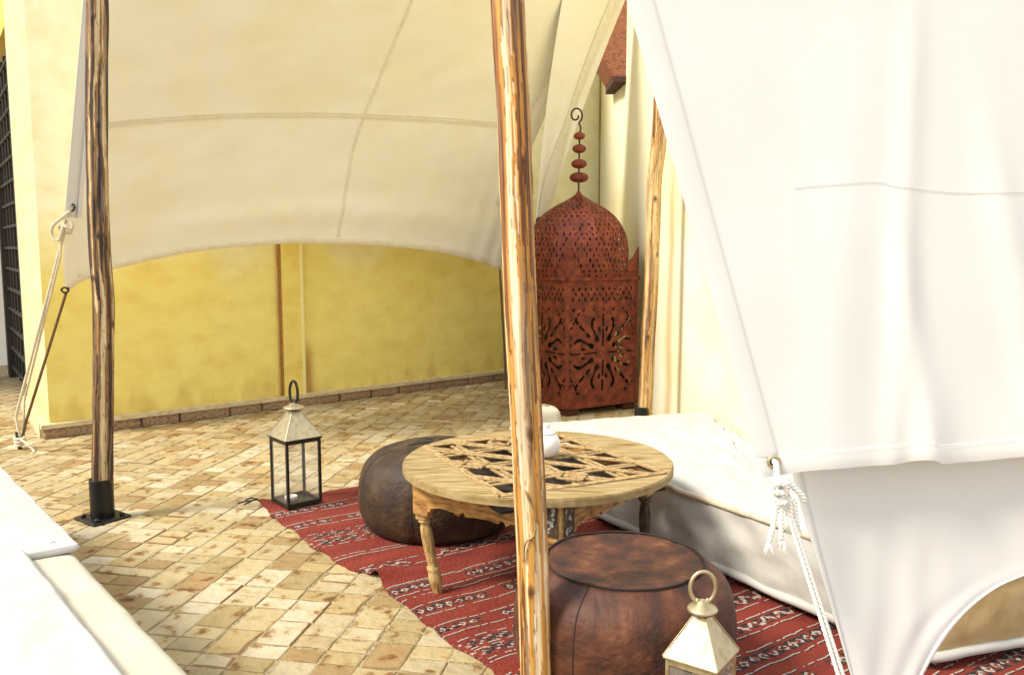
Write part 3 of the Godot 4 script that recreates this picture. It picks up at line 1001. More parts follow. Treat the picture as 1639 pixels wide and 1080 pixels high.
# ==================================================================== white canvas at the right
func build_right_canvas() -> void:
	var zf := 1.60
	var wn := noise(81, 1.0, 2)
	# soft folds of the hanging sheet, as depth towards the viewer
	var folds := func(x: float, y: float) -> float:
		var d := 0.0
		for e in [[.70, 1.30, .80, .75, .030, .016], [.845, 1.5, 1.02, .80, .035, .020], [.62, 1.6, .61, .72, .06, .010], [1.10, 1.5, 1.22, .8, .05, .02], [.76, 1.1, .90, .40, .04, .014], [.73, 1.7, .735, 1.2, .025, .009], [.95, 1.15, 1.14, .72, .03, .012]]:
			var t: float = clampf((e[1] - y) / (e[1] - e[3]), 0.0, 1.15)
			var c: float = lerpf(e[0], e[2], t)
			d += 0.62 * e[5] * exp(-pow((x - c) / e[4], 2.0)) * smoothstep(0.0, 0.5, t)
		return d + 0.0035 * wn.get_noise_2d(x * 2.2, y * 1.0)
	# upper flap
	var Bx := spline([Vector2(.487, .703), Vector2(.534, .711), Vector2(.584, .720), Vector2(.662, .726), Vector2(.741, .732), Vector2(.790, .742), Vector2(.814, .741), Vector2(.829, .734), Vector2(.909, .737), Vector2(.992, .746), Vector2(1.14, .752), Vector2(1.35, .75), Vector2(1.7, .74)], 6)
	var bt := []
	for q in Bx:
		bt.append(Vector3(q.x, q.y, 0))
	var F := func(u: float, v: float) -> Vector3:
		var b := along(bt, u)
		var top: Vector3 = Vector3(lerpf(.095, 1.72, u), 1.96, 0)
		var p := b.lerp(top, v)
		var lip := 0.005 * exp(-pow((p.x - .80) / .03, 2.0)) * exp(-pow(v / .08, 2.0)) + 0.002 * sin(p.x * 21.0) * exp(-pow(v / .1, 2.0))
		return V(p.x, p.y, zf - folds.call(p.x, p.y) - lip - 0.006)
	var t := thing("tent_flap", "big white canvas flap hanging close at the right, hemmed, with a corner eyelet", "tent canvas")
	obj("canvas", sheet(F, 0, 1, 0, 1, 150, 90), M.white_canvas, t)
	var nv := V(0, 0, -1)
	obj("hem", strap(F, func(k): return Vector2(k, 0.0155), func(_k): return Vector2(0, 0.0155), nv, -.0012, .0006, 150), M.white_canvas, t)
	obj("edge_binding", strap(F, func(k): return Vector2(0.0165, 0.031 + k * 0.969), func(_k): return Vector2(0.0165, 0), nv, -.0012, .0005, 90), M.white_canvas, t)
	var stitch := func(line: Callable, steps: int, lift: float):
		var mb := MB.new()
		var k := 0
		while k < steps:
			var a: Vector2 = line.call(float(k) / steps)
			var b: Vector2 = line.call(float(k + 0.8) / steps)
			mb.tube([F.call(a.x, a.y) + nv * lift, F.call((a.x + b.x) * .5, (a.y + b.y) * .5) + nv * (lift + .0004), F.call(b.x, b.y) + nv * lift], .0004, 4, false)
			k += 1
		obj("stitching", mb.done(), M.thread, t)
	stitch.call(func(k): return Vector2(k * 0.62, 0.029), 150, 0.0032)
	stitch.call(func(k): return Vector2(0.031, k), 230, 0.0030)
	stitch.call(func(k): return Vector2(0.15 + 0.5 * k, 0.430 - 0.02 * k + 0.006 * sin(k * 9.0)), 120, 0.0010)
	# eyelet
	var ec: Vector3 = F.call(.0225, .0225) + nv * .004
	var rg := []
	for k in 28:
		rg.append(ec + V(cos(TAU * k / 28) * .0105, sin(TAU * k / 28) * .0105, 0))
	var mb2 := MB.new()
	mb2.ring(rg, .0030, 10)
	obj("eyelet", mb2.done(), M.brass, t)
	mb2 = MB.new()
	mb2.lathe([Vector2(.009, -.001), Vector2(.009, .001)], Vector3.ZERO, 20)
	var hole := obj("eyelet_hole", mb2.done(), M.iron, t)
	hole.transform = Transform3D(Basis(Vector3.RIGHT, PI / 2), ec - nv * .0005)
	# lower sheet behind it, with a curved right edge
	var Lx := spline([Vector2(.548, .78), Vector2(.563, .700), Vector2(.60, .574), Vector2(.648, .43), Vector2(.697, .278), Vector2(.741, .142)], 8)
	var Rx := spline([Vector2(1.75, .78), Vector2(1.45, .60), Vector2(1.182, .542), Vector2(1.033, .483), Vector2(.962, .438), Vector2(.902, .378), Vector2(.856, .291), Vector2(.833, .238), Vector2(.785, .142)], 8)
	var l3 := []
	var r3 := []
	for q in Lx:
		l3.append(Vector3(q.x, q.y, 0))
	for q in Rx:
		r3.append(Vector3(q.x, q.y, 0))
	var G := func(u: float, v: float) -> Vector3:
		var a := along(l3, v)
		var b := along(r3, v)
		var p := a.lerp(b, u)
		var gather := 0.0022 * sin(u * 17.0) * smoothstep(0.45, 1.0, v)
		return V(p.x, p.y, 1.655 - 0.5 * folds.call(p.x, p.y) - gather)
	t = thing("tent_canvas", "lower white canvas sheet below the hemmed flap, narrowing to a tied corner", "tent canvas")
	obj("canvas", sheet(G, 0, 1, 0, 1, 70, 90), M.white_canvas, t)
	obj("hem", strap(G, func(k): return Vector2(1.0 - 0.012, k), func(k): return Vector2(0.012 + 0.03 * k, 0), nv, -.002, .002, 90), M.white_canvas, t)
	obj("edge_binding", strap(G, func(k): return Vector2(0.008, k), func(_k): return Vector2(0.008, 0), nv, -.002, .002, 70), M.white_canvas, t)
	# its cord down to the floor
	var cord := MB.new()
	rope(cord, [V(.763, .15, 1.65), V(.80, -.005, 1.60)], .006)
	obj("tie_cord", cord.done(), M.white_rope, t)

	# the guy rope with its knot and frayed ends
	var g := thing("guy_rope", "white rope knotted through the flap's corner eyelet, frayed ends hanging, taut to the floor", "rope")
	var an := V(.735, 0.0, 1.50)
	var kn := ec + V(.008, -.042, -.010)
	var line := MB.new()
	rope(line, [kn, an + V(-.004, 0, 0)], .0042, .030)
	rope(line, [kn + V(.006, .0, .002), an + V(.010, 0, .006)], .0042, .030)
	obj("line", line.done(), M.white_rope, g)
	var knot := MB.new()
	rope(knot, spline([ec + V(0, .004, .012), ec + V(.002, -.003, -.010), kn + V(-.004, .016, -.006), kn + V(.012, .004, -.012), kn + V(.014, -.010, -.004), kn + V(-.004, -.014, .004), kn + V(-.014, -.004, -.006), kn + V(-.002, .008, -.016), kn + V(.012, -.004, -.012), kn + V(.006, -.024, -.008), kn + V(-.010, -.026, -.004), kn + V(-.012, -.012, -.012), kn + V(.006, -.012, -.016)], 7), .0062, .026)
	rope(knot, spline([kn + V(.012, .012, -.004), kn + V(.030, -.006, -.002), kn + V(.048, -.024, .0), kn + V(.052, -.036, .004)], 6), .0058, .026)
	rope(knot, spline([kn + V(-.012, -.022, -.008), kn + V(.0, -.034, -.014), kn + V(.014, -.030, -.008), kn + V(.010, -.044, -.004), kn + V(-.006, -.040, -.010)], 6), .006, .026)
	obj("knot", knot.done(), M.white_rope, g)
	for e in [[V(-.006, -.03, -.008), V(-.010, -.075, -.010), V(-.016, -.110, -.008)], [V(.004, -.03, -.008), V(.003, -.07, -.012), V(.006, -.105, -.010)], [V(.018, -.02, -.006), V(.024, -.05, -.006), V(.026, -.080, -.004)], [V(.030, -.03, -.004), V(.034, -.06, -.002), V(.040, -.085, .0)]]:
		var tl := MB.new()
		rope(tl, spline([kn + e[0], kn + e[1], kn + e[2]], 6), .0054, .024)
		for k in 14:           # frayed fibres
			var d := V(rng.randf_range(-.012, .010), rng.randf_range(-.026, -.010), rng.randf_range(-.008, .008))
			tl.tube([kn + e[2] + d * -.25, kn + e[2] + d * .5 + V(rng.randf_range(-.003, .003), 0, 0), kn + e[2] + d], [.0022, .0017, .0005], 5)
		obj("frayed_end", tl.done(), M.white_rope, g)

# ==================================================================== cushions
func round_poly(poly: Array, r: float, step := 0.03) -> Array:   # [points, outward normals]
	var out := []
	var m := poly.size()
	var ctr := Vector2.ZERO
	for p in poly:
		ctr += p
	ctr /= float(m)
	for k in m:
		var a: Vector2 = poly[(k - 1 + m) % m]
		var b: Vector2 = poly[k]
		var c: Vector2 = poly[(k + 1) % m]
		var p0 := b + (a - b).normalized() * r
		var p1 := b + (c - b).normalized() * r
		for s in 7:
			var t := s / 6.0
			out.append(p0.lerp(b, t).lerp(b.lerp(p1, t), t))
		var q: Vector2 = c + (b - c).normalized() * r
		var n := maxi(1, int(p1.distance_to(q) / step))
		for s in range(1, n):
			out.append(p1.lerp(q, float(s) / n))
	var nr := []
	for k in out.size():
		var d: Vector2 = (out[(k + 1) % out.size()] - out[(k - 1 + out.size()) % out.size()]).normalized()
		var o := Vector2(d.y, -d.x)
		nr.append(o if o.dot(out[k] - ctr) > 0 else -o)
	return [out, nr, ctr]

func slab(poly: Array, y0: float, y1: float, er: float, bulge: float, crown: float, wr: float, sd: int, corner := 0.06) -> ArrayMesh:
	var rp := round_poly(poly, corner)
	var P: Array = rp[0]
	var N: Array = rp[1]
	var ctr: Vector2 = rp[2]
	var f := noise(sd, 1.0, 4)
	var rings := []       # [inset, height, share to the centre]
	rings.append([er * 0.6, y0, 0.6])
	rings.append([er * 0.6, y0, 0.05])
	for k in 5:
		var a := PI / 2 * k / 4.0
		rings.append([er * (1.0 - sin(a)) * 0.8, y0 + er * (1.0 - cos(a)), 0.0])
	for k in range(1, 8):
		var t := k / 8.0
		rings.append([-bulge * sin(PI * t), lerpf(y0 + er, y1 - er, t), 0.0])
	for k in 6:
		var a := PI / 2 * k / 5.0
		rings.append([er * (1.0 - cos(a)), y1 - er + er * sin(a), 0.0])
	for k in range(1, 30):
		rings.append([er, y1, k / 30.0])
	var pts := PackedVector3Array()
	for q in rings:
		for k in P.size():
			var w: Vector2 = P[k] - N[k] * q[0]
			w = w.lerp(ctr, q[2])
			var h: float = q[1]
			if h > y0 + er * 1.5 and q[1] == y1:
				var dome := 1.0 - pow(1.0 - q[2], 4.0)
				h += crown * dome + wr * f.get_noise_2d(w.x * 4.0, w.y * 4.0) * smoothstep(0.0, 0.08, q[2] + 0.02) + wr * 0.8 * absf(f.get_noise_2d(w.x * 9.0 + 20.0, w.y * 3.0)) * smoothstep(0.0, 0.2, q[2])
			elif q[2] == 0.0:
				var d := wr * 0.9 * f.get_noise_3d(w.x * 5.0, h * 9.0, w.y * 5.0)
				w += N[k] * d
			pts.append(V(w.x, h, w.y))
	var mb := MB.new()
	mb.patch(pts, P.size(), rings.size(), true, false, PackedColorArray(), PackedVector2Array(), true, true)
	return mb.done()

func welt(poly: Array, y: float, r: float, out: float, sd: int, corner := 0.06, bow := 0.0) -> ArrayMesh:
	var rp := round_poly(poly, corner)
	var f := noise(sd, 1.0, 3)
	var pth := []
	for k in rp[0].size():
		var w: Vector2 = rp[0][k] + rp[1][k] * (out + 0.004 * f.get_noise_2d(rp[0][k].x * 6.0, rp[0][k].y * 6.0))
		pth.append(V(w.x, y + 0.006 * f.get_noise_2d(w.x * 3.0 + 7.0, w.y * 3.0), w.y))
	var mb := MB.new()
	mb.ring(pth, r, 8)
	return mb.done()

func build_sofa() -> void:
	var p1 := [Vector2(-.02, 4.04), Vector2(1.045, 4.39), Vector2(1.07, 3.85), Vector2(1.085, 3.66), Vector2(1.42, 2.62), Vector2(1.065, 2.235)]
	var t := thing("seat_mattress", "long white seat mattress along the right wall behind the table", "mattress")
	obj("cover", slab(p1, 0.02, 0.285, .032, .012, .022, .022, 501), M.cotton, t)
	obj("upper_piping", welt(p1, 0.268, .011, .002, 502), M.piping, t)
	obj("lower_piping", welt(p1, 0.046, .015, .004, 503), M.cotton, t)
	var p2 := [Vector2(1.105, 2.165), Vector2(2.30, 2.52), Vector2(2.05, 3.25), Vector2(1.475, 2.60)]
	t = thing("seat_mattress", "second seat mattress showing below the white tent sheet at lower right", "mattress")
	obj("cover", slab(p2, 0.02, 0.285, .032, .012, .018, .014, 511), M.shaded_cotton, t)
	obj("upper_piping", welt(p2, 0.268, .011, .002, 512), M.piping, t)
	obj("lower_piping", welt(p2, 0.046, .015, .004, 513), M.cotton, t)

func build_near_mattress() -> void:
	# its right edge runs (-1.88, 2.90) .. (-.51, 1.316)
	var d := Vector2(.654, -.756)
	var w := Vector2(-.756, -.654)
	var e0 := Vector2(-1.92, 2.945)
	var poly := [e0, e0 + d * 3.0, e0 + d * 3.0 + w * 1.0, e0 + w * 1.0]
	var t := thing("seat_mattress", "cream topped mattress in the near left corner under a white pad", "mattress")
	obj("cover", slab(poly, 0.03, 0.445, .03, .010, .004, .006, 521), M.ecru, t)
	var q0 := e0 + w * 0.105 + d * 1.36
	var pad := [q0, q0 + d * 1.9, q0 + d * 1.9 + w * 0.85, q0 + w * 0.85]
	t = thing("seat_pad", "thin white pad lying on the near left mattress", "pad")
	obj("cover", slab(pad, 0.447, 0.475, .012, .003, .004, .006, 531, .03), M.cotton, t)
	# bolster across the far part
	t = thing("bolster", "white bolster lying across the near left mattress, with a seam band", "bolster")
	var r0 := e0 - d * 0.30
	var bl := [r0 + w * -0.004, r0 + d * 1.70 + w * -0.004, r0 + d * 1.66 + w * 0.9, r0 + w * 0.9]
	obj("cover", slab(bl, 0.447, 0.466, .008, .001, .026, .007, 541, .012), M.cotton, t)
	var mb := MB.new()
	var bp := []
	for k in 40:
		var u := k / 39.0
		var q := e0 + d * lerpf(-.25, 1.36, u) + w * (0.045 + 0.07 * (1.0 - u))
		bp.append(V(q.x, 0.468 + 0.012 * (1.0 - u), q.y))
	mb.tube(bp, 0.007, 8, true, 0.6)
	obj("seam_band", mb.done(), M.white_canvas, t)

# ==================================================================== rug
func build_rug() -> void:
	var W := 1.66
	var Lg := 3.55
	var tw := 1024
	var thh := 2048
	var im := Image.create(tw, thh, false, Image.FORMAT_RGB8)
	var red := Color(.185, .020, .0085)
	var nz := noise(601, 0.004, 4)
	var fine := noise(602, 0.05, 2)
	for y in thh:            # dyed weft: every pick slightly different
		var a := 1.0 + 0.16 * nz.get_noise_1d(y * 6.0) + rng.randf_range(-.05, .05)
		for x in range(0, tw, 8):
			var b := a * (1.0 + 0.22 * nz.get_noise_2d(x * 1.5, y * 4.0) + 0.10 * fine.get_noise_2d(x, y * 4.0))
			im.fill_rect(Rect2i(x, y, 8, 1), Color(red.r * b, red.g * b * b, red.b * b).linear_to_srgb())
	var black := Color(.018, .014, .014)
	var white := Color(.40, .35, .29)
	var pv := thh / Lg
	var line := func(v: float, dash: bool):
		for x in range(0, tw, 2):
			if dash and (x / 14) % 3 == 0:
				continue
			if fine.get_noise_2d(x * 0.8, v * 900.0) > 0.30:
				continue
			var yy := int(v * pv + 1.5 * fine.get_noise_2d(x * 0.4, v * 400.0))
			im.fill_rect(Rect2i(x, yy, 2, 3), white.linear_to_srgb())
			im.fill_rect(Rect2i(x, yy + 3, 2, 3), Color(.05, .012, .008).linear_to_srgb())
	var motif := func(v: float, hgt: float, kind: int, gap: float, phase: float):
		var h := int(hgt * pv)
		var y0 := int(v * pv)
		for x in range(0, tw, 2):
			var u := x / float(tw) * W
			var seg_ := fposmod(u + phase, gap)
			if seg_ > gap * 0.80 and kind != 2:
				continue
			for y in h:
				var fy := y / float(h)
				var c := black
				var k := 0.0
				if kind == 0:      # lozenges
					k = absf(fposmod(u * 25.0 + 0.35 * nz.get_noise_2d(x * 3.0, v * 800.0), 1.0) - 0.5) * 2.0 + absf(fy - 0.5) * 2.0 + 0.25 * fine.get_noise_2d(x * 0.9, (y + y0) * 1.5)
					if k < 0.85 and k > 0.32:
						c = white
				elif kind == 1:    # zigzag
					k = absf(absf(fposmod(u * 15.0, 1.0) - 0.5) * 2.0 - fy) + 0.2 * fine.get_noise_2d(x * 0.9, (y + y0) * 1.5)
					if k < 0.26:
						c = white
				else:              # steps
					if (int(u * 52.0) + int(fy * 4.0)) % 3 == 0 and fine.get_noise_2d(x, y * 3.0) < 0.25:
						c = white
					elif (int(u * 26.0)) % 5 == 0:
						c = red
				if fine.get_noise_2d(x * 1.3, (y + y0) * 2.0) > 0.16:
					c = red
				im.fill_rect(Rect2i(x, y0 + y, 2, 1), c.linear_to_srgb())
	for e in [[.19, .040, 0, .42, .0], [.385, .036, 0, .34, .10], [.55, .045, 2, 9.0, 0], [.63, .045, 2, 9.0, .2], [.985, .030, 1, .5, .2], [1.205, .046, 0, .62, .30], [1.385, .042, 0, .36, .0], [1.54, .038, 0, .40, .15], [1.665, .040, 2, 9, 0], [1.725, .040, 2, 9, .1], [1.90, .055, 1, 9, 0], [2.045, .040, 1, 9, 0], [2.19, .045, 0, 9, 0], [2.33, .045, 0, .4, 0], [2.47, .05, 2, 9, 0], [2.585, .05, 0, .5, 0], [2.74, .05, 0, .4, 0], [2.93, .05, 1, 9, 0], [3.12, .05, 0, .4, 0], [3.3, .05, 2, 9, 0]]:
		motif.call(e[0], e[1], e[2], e[3], e[4])
		line.call(e[0] - 0.018, e[2] == 2)
		line.call(e[0] + e[1] + 0.016, e[2] == 2)
	for v in [.245, .82, .845, 1.18, 1.30, 1.80, 2.10]:
		line.call(v, false)
	im.generate_mipmaps()
	M.kilim.albedo_texture = ImageTexture.create_from_image(im)
	M.kilim.normal_enabled = true
	M.kilim.normal_texture = bumps(603, 0.25, 3.0, 512, 2)
	M.kilim.normal_scale = 0.4
	var f := noise(604, 1.0, 3)
	var P := func(u: float, v: float, lift: float) -> Vector3:
		var ed := 0.018 * f.get_noise_1d(v * 3.0) + 0.010 * f.get_noise_1d(v * 9.0 + 50.0)
		var uu := u + ed * (1.0 - u / W) + (0.045 * exp(-pow((v - 1.06) / 0.10, 2.0)) + 0.03 * smoothstep(.9, 1.2, v)) * exp(-u * 4.0)
		var q := RUG_C + RUG_U * uu + RUG_V * (v + 0.012 * f.get_noise_1d(u * 4.0 + 90.0))
		var h := 0.0075 + 0.0035 * f.get_noise_2d(u * 4.0, v * 6.0)
		h += 0.030 * exp(-pow((v - 1.075 - 0.10 * u) / 0.035, 2.0)) * exp(-pow(u / 0.16, 2.0))       # ruck at the edge
		h += 0.018 * exp(-pow(u / 0.05, 2.0) - pow(v / 0.06, 2.0))                                   # lifted corner
		return V(q.x, h + lift, q.y)
	var t := thing("kilim_rug", "red striped flatweave rug under the table and poufs", "rug")
	var nu := 80
	var nv := 190
	var pts := PackedVector3Array()
	var uvs := PackedVector2Array()
	for j in nv + 1:
		for i in nu + 1:
			var u := W * i / nu
			var v := Lg * j / nv
			pts.append(P.call(u, v, 0.0))
			uvs.append(Vector2(float(i) / nu, float(j) / nv))
	var mb := MB.new()
	mb.patch(pts, nu + 1, nv + 1, false, false, PackedColorArray(), uvs)
	# the rug's thickness round its edge
	var rim := []
	for i in nu + 1:
		rim.append(Vector2(W * i / nu, 0))
	for j in range(1, nv + 1):
		rim.append(Vector2(W, Lg * j / nv))
	for i in range(1, nu + 1):
		rim.append(Vector2(W - W * i / nu, Lg))
	for j in range(1, nv):
		rim.append(Vector2(0, Lg - Lg * j / nv))
	pts = PackedVector3Array()
	uvs = PackedVector2Array()
	for lift in [0.0, -0.006]:
		for q in rim:
			pts.append(P.call(q.x, q.y, lift))
			uvs.append(Vector2(q.x / W, q.y / Lg))
	mb.patch(pts, rim.size(), 2, true, false, PackedColorArray(), uvs)
	obj("pile", mb.done(), M.kilim, t)
	var c: Vector3 = P.call(0.0, 0.0, 0.0)
	for e in [[V(-.03, .004, .008), V(-.055, -.004, .004)], [V(-.035, .0, -.022), V(-.085, -.012, -.015)], [V(.0, .01, -.03), V(-.05, -.012, -.035)]]:
		var fr := MB.new()
		fr.tube(spline([c, c + e[0], c + e[1]], 6), .0035, 5)
		obj("fringe", fr.done(), M.dark_seam, t)

# ==================================================================== table
func build_table() -> void:
	var cx := .088
	var cz := 2.84
	var R := .462
	var top := .42
	var t := thing("tea_table", "low round wooden tea table with open lattice top and turned legs", "table", V(cx, 0, cz))
	var pol := func(deg: float, r: float) -> Vector2:
		return Vector2(cos(deg_to_rad(deg)) * r, sin(deg_to_rad(deg)) * r)
	var flat := func(mb: MB, plan: PackedVector2Array, y0: float, y1: float):
		mb.prism(plan, Vector3(0, y0, 0), Vector3(1, 0, 0), Vector3(0, 0, -1), Vector3(0, y1 - y0, 0))
	# four solid segments round the square lattice
	var ang := [155.0, 254.0, 336.0, 441.0]
	for k in 4:
		var a: float = ang[k]
		var b: float = ang[(k + 1) % 4] + (360.0 if k == 3 else 0.0)
		# two boards meet in each segment: a joint near its middle
		var m := lerpf(a, b, [0.45, 0.42, 0.55, 0.5][k])
		var ca: Vector2 = pol.call(a, R)
		var cb: Vector2 = pol.call(b, R)
		var cm: Vector2 = ca.lerp(cb, [0.45, 0.42, 0.55, 0.5][k])
		for h in 2:
			var pl := PackedVector2Array()
			var f0 := a if h == 0 else m
			var f1 := m if h == 0 else b
			for s in 17:
				var q: Vector2 = pol.call(lerpf(f0, f1, s / 16.0), R - 0.0015 * absf(sin(s * 1.7)))
				pl.append(q)
			if h == 0:
				pl[16] = pl[16].lerp(pl[15], 0.03)
				pl.append(cm.lerp(ca, 0.004))
			else:
				pl[0] = pl[0].lerp(pl[1], 0.03)
				pl.append(cm)
				var tmp := pl[17]
				pl[17] = tmp
			var mb := MB.new()
			# a chamfered rim: body and a slightly smaller skin on top
			flat.call(mb, pl, top - .026, top - .004)
			var cen := Vector2.ZERO
			for q in pl:
				cen += q
			cen /= float(pl.size())
			var pl2 := PackedVector2Array()
			for q in pl:
				pl2.append(q - q.normalized() * 0.004 if q.length() > R * 0.985 else q.lerp(cen, 0.006))
			flat.call(mb, pl2, top - .004, top - 0.001 * h)
			var o := obj("rim_board", mb.done(), M.table_wood, t)
			o.set_meta("piece", true)
	# backing board under the lattice, sagging dark
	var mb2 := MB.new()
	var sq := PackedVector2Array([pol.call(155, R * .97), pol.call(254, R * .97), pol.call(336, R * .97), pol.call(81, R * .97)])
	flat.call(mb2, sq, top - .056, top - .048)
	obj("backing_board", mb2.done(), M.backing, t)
	# lattice: laths in the square's own axes and along its diagonals
	var c0: Vector2 = pol.call(155, R)
	var c1: Vector2 = pol.call(254, R)
	var c2: Vector2 = pol.call(336, R)
	var c3: Vector2 = pol.call(81, R)
	var at := func(p: float, q: float) -> Vector2:
		return c0.lerp(c1, p).lerp(c3.lerp(c2, p), q)
	var lath := func(p0: float, q0: float, p1: float, q1: float, w: float, lift: float):
		var a: Vector2 = at.call(p0, q0)
		var b: Vector2 = at.call(p1, q1)
		var d := b - a
		if d.length() < 0.02:
			return
		var yaw := Basis(Vector3.UP, atan2(d.y, d.x) + rng.randf_range(-.02, .02))
		var mb := MB.new()
		var c := (a + b) * 0.5
		mb.box(Vector3(c.x, top - .003 + lift, -c.y), Vector3(d.length() * 0.5, .0030, w), yaw, .0012)
		obj("lath", mb.done(), M.lath, t)
	var e := 0.02
	for k in 4:
		var q = [[e, e, 1 - e, e], [1 - e, e, 1 - e, 1 - e], [1 - e, 1 - e, e, 1 - e], [e, 1 - e, e, e]][k]
		lath.call(q[0], q[1], q[2], q[3], .012, -.0005 * k + .004)
	# long pairs along the diagonal from left to right
	for o in [-.62, -.33, -.05, .23, .52]:
		for s in [-.021, .021]:
			var off: float = o + s
			var lo := maxf(0.0, -off)
			var hi := minf(1.0, 1.0 - off)
			lath.call(lo + .02, lo + off + .02, hi - .02, hi + off - .02, .0074, .0020)
	# pairs parallel to two sides
	for o in [.22, .50, .78]:
		for s in [-.019, .019]:
			lath.call(o + s, .04, o + s, .96, .0070, -.0012)
			if true:
				lath.call(.04, o + s, .96, o + s, .0070, -.0044)
	# chevrons nested between them
	for c in [[.48, .12], [.48, .48], [.86, .50], [.13, .50]]:
		var x: float = c[0]
		var y: float = c[1]
		var h := .075
		lath.call(x - h, y, x, y + h * 1.2, .006, .0055)
		lath.call(x, y + h * 1.2, x + h, y, .006, .0062)
		lath.call(x + h, y - .002, x, y - h * 1.2, .006, .0069)
		lath.call(x, y - h * 1.2, x - h, y - .002, .006, .0076)
	# apron: four scalloped boards between corner posts
	var an := [198.0, 277.0, 374.0, 460.0]
	var rr := .428
	for k in 4:
		var a: Vector2 = pol.call(an[k], rr)
		var b: Vector2 = pol.call(an[(k + 1) % 4] + (360.0 if k == 3 else 0.0), rr)
		var d := b - a
		var ln := d.length()
		var u := d / ln
		var nrm := Vector2(u.y, -u.x)
		var prof := PackedVector2Array()
		prof.append(Vector2(.0, top - .0265))
		prof.append(Vector2(.0, top - .146))
		# stepped ears near the posts, a shallow ogee and a nick
		for q in [[.105, .146], [.108, .130], [.125, .128], [.132, .116], [.20, .109], [.30, .114], [.335, .124], [.345, .112], [.372, .106], [.385, .121], [.45, .116], [.55, .116], [.615, .121], [.628, .106], [.655, .112], [.665, .124], [.70, .114], [.80, .109], [.868, .116], [.875, .128], [.892, .130], [.895, .146], [1.0, .146]]:
			prof.append(Vector2(q[0] * ln, top - q[1] - 0.002 * rng.randf()))
		prof.append(Vector2(ln, top - .0265))
		var mb := MB.new()
		mb.prism(prof, Vector3(a.x + nrm.x * .011, 0, -(a.y + nrm.y * .011)), Vector3(u.x, 0, -u.y), Vector3(0, 1, 0), Vector3(-nrm.x, 0, nrm.y) * .022)
		obj("apron", mb.done(), M.apron_wood, t)
		if k < 2:               # remains of dark paint with pale flecks on the near corner block
			var bs := Basis(Vector3(u.x, 0, -u.y), Vector3.UP, Vector3(nrm.x, 0, -nrm.y))
			var ps := MB.new()
			var q: Vector2 = (a + u * .036 if k == 1 else b - u * .030) + nrm * .0122
			ps.box(Vector3(q.x, top - .082, -q.y), Vector3(.030, .047, .0016), bs, .0012)
			obj("paint_patch", ps.done(), M.dark_leg, t)
			for h in 9:
				ps = MB.new()
				var f := q + u * rng.randf_range(-.022, .022) + nrm * .0018
				ps.box(Vector3(f.x, top - .082 + rng.randf_range(-.038, .038), -f.y), Vector3(rng.randf_range(.003, .009), rng.randf_range(.002, .006), .001), bs * Basis(Vector3.BACK, rng.randf_range(-.8, .8)), .0008)
				obj("paint_fleck", ps.done(), M.cotton, t)
	# legs: block, rings, tapering shaft, collar, foot
	for k in 4:
		var p: Vector2 = pol.call(an[k], .400)
		var foot: Vector2 = p * (0.93 if k == 0 else 1.0) + (Vector2(.022, -.045) if k == 0 else Vector2.ZERO)
		var yaw := atan2(p.y, p.x) + 0.05
		var lm: Material = M.dark_leg if k == 2 else M.leg_wood
		var node := Node3D.new()
		var mb := MB.new()
		mb.box(Vector3(p.x, top - .087, -p.y), Vector3(.027, .0605, .027), Basis(Vector3.UP, yaw + PI / 4), .004)
		mb.box(Vector3(p.x, top - .156, -p.y), Vector3(.021, .013, .021), Basis(Vector3.UP, yaw + PI / 4), .003)
		var prof := [[.0155, .252], [.020, .248], [.0205, .242], [.015, .238], [.0145, .230], [.0185, .224], [.0205, .19], [.0195, .15], [.0165, .115], [.0145, .098], [.0205, .094], [.0215, .086], [.0185, .080], [.0205, .072], [.0225, .055], [.020, .035], [.0145, .012], [.0125, .008]]
		var pts := PackedVector3Array()
		for q in prof:
			var c := p.lerp(foot, 1.0 - (q[1] / .252))
			for s in 20:
				var a := TAU * s / 20
				pts.append(Vector3(c.x + cos(a) * q[0], q[1], -c.y + sin(a) * q[0]))
		mb.patch(pts, 20, prof.size(), true, false, PackedColorArray(), PackedVector2Array(), true, true)
		node.free()
		obj("leg", mb.done(), lm, t)

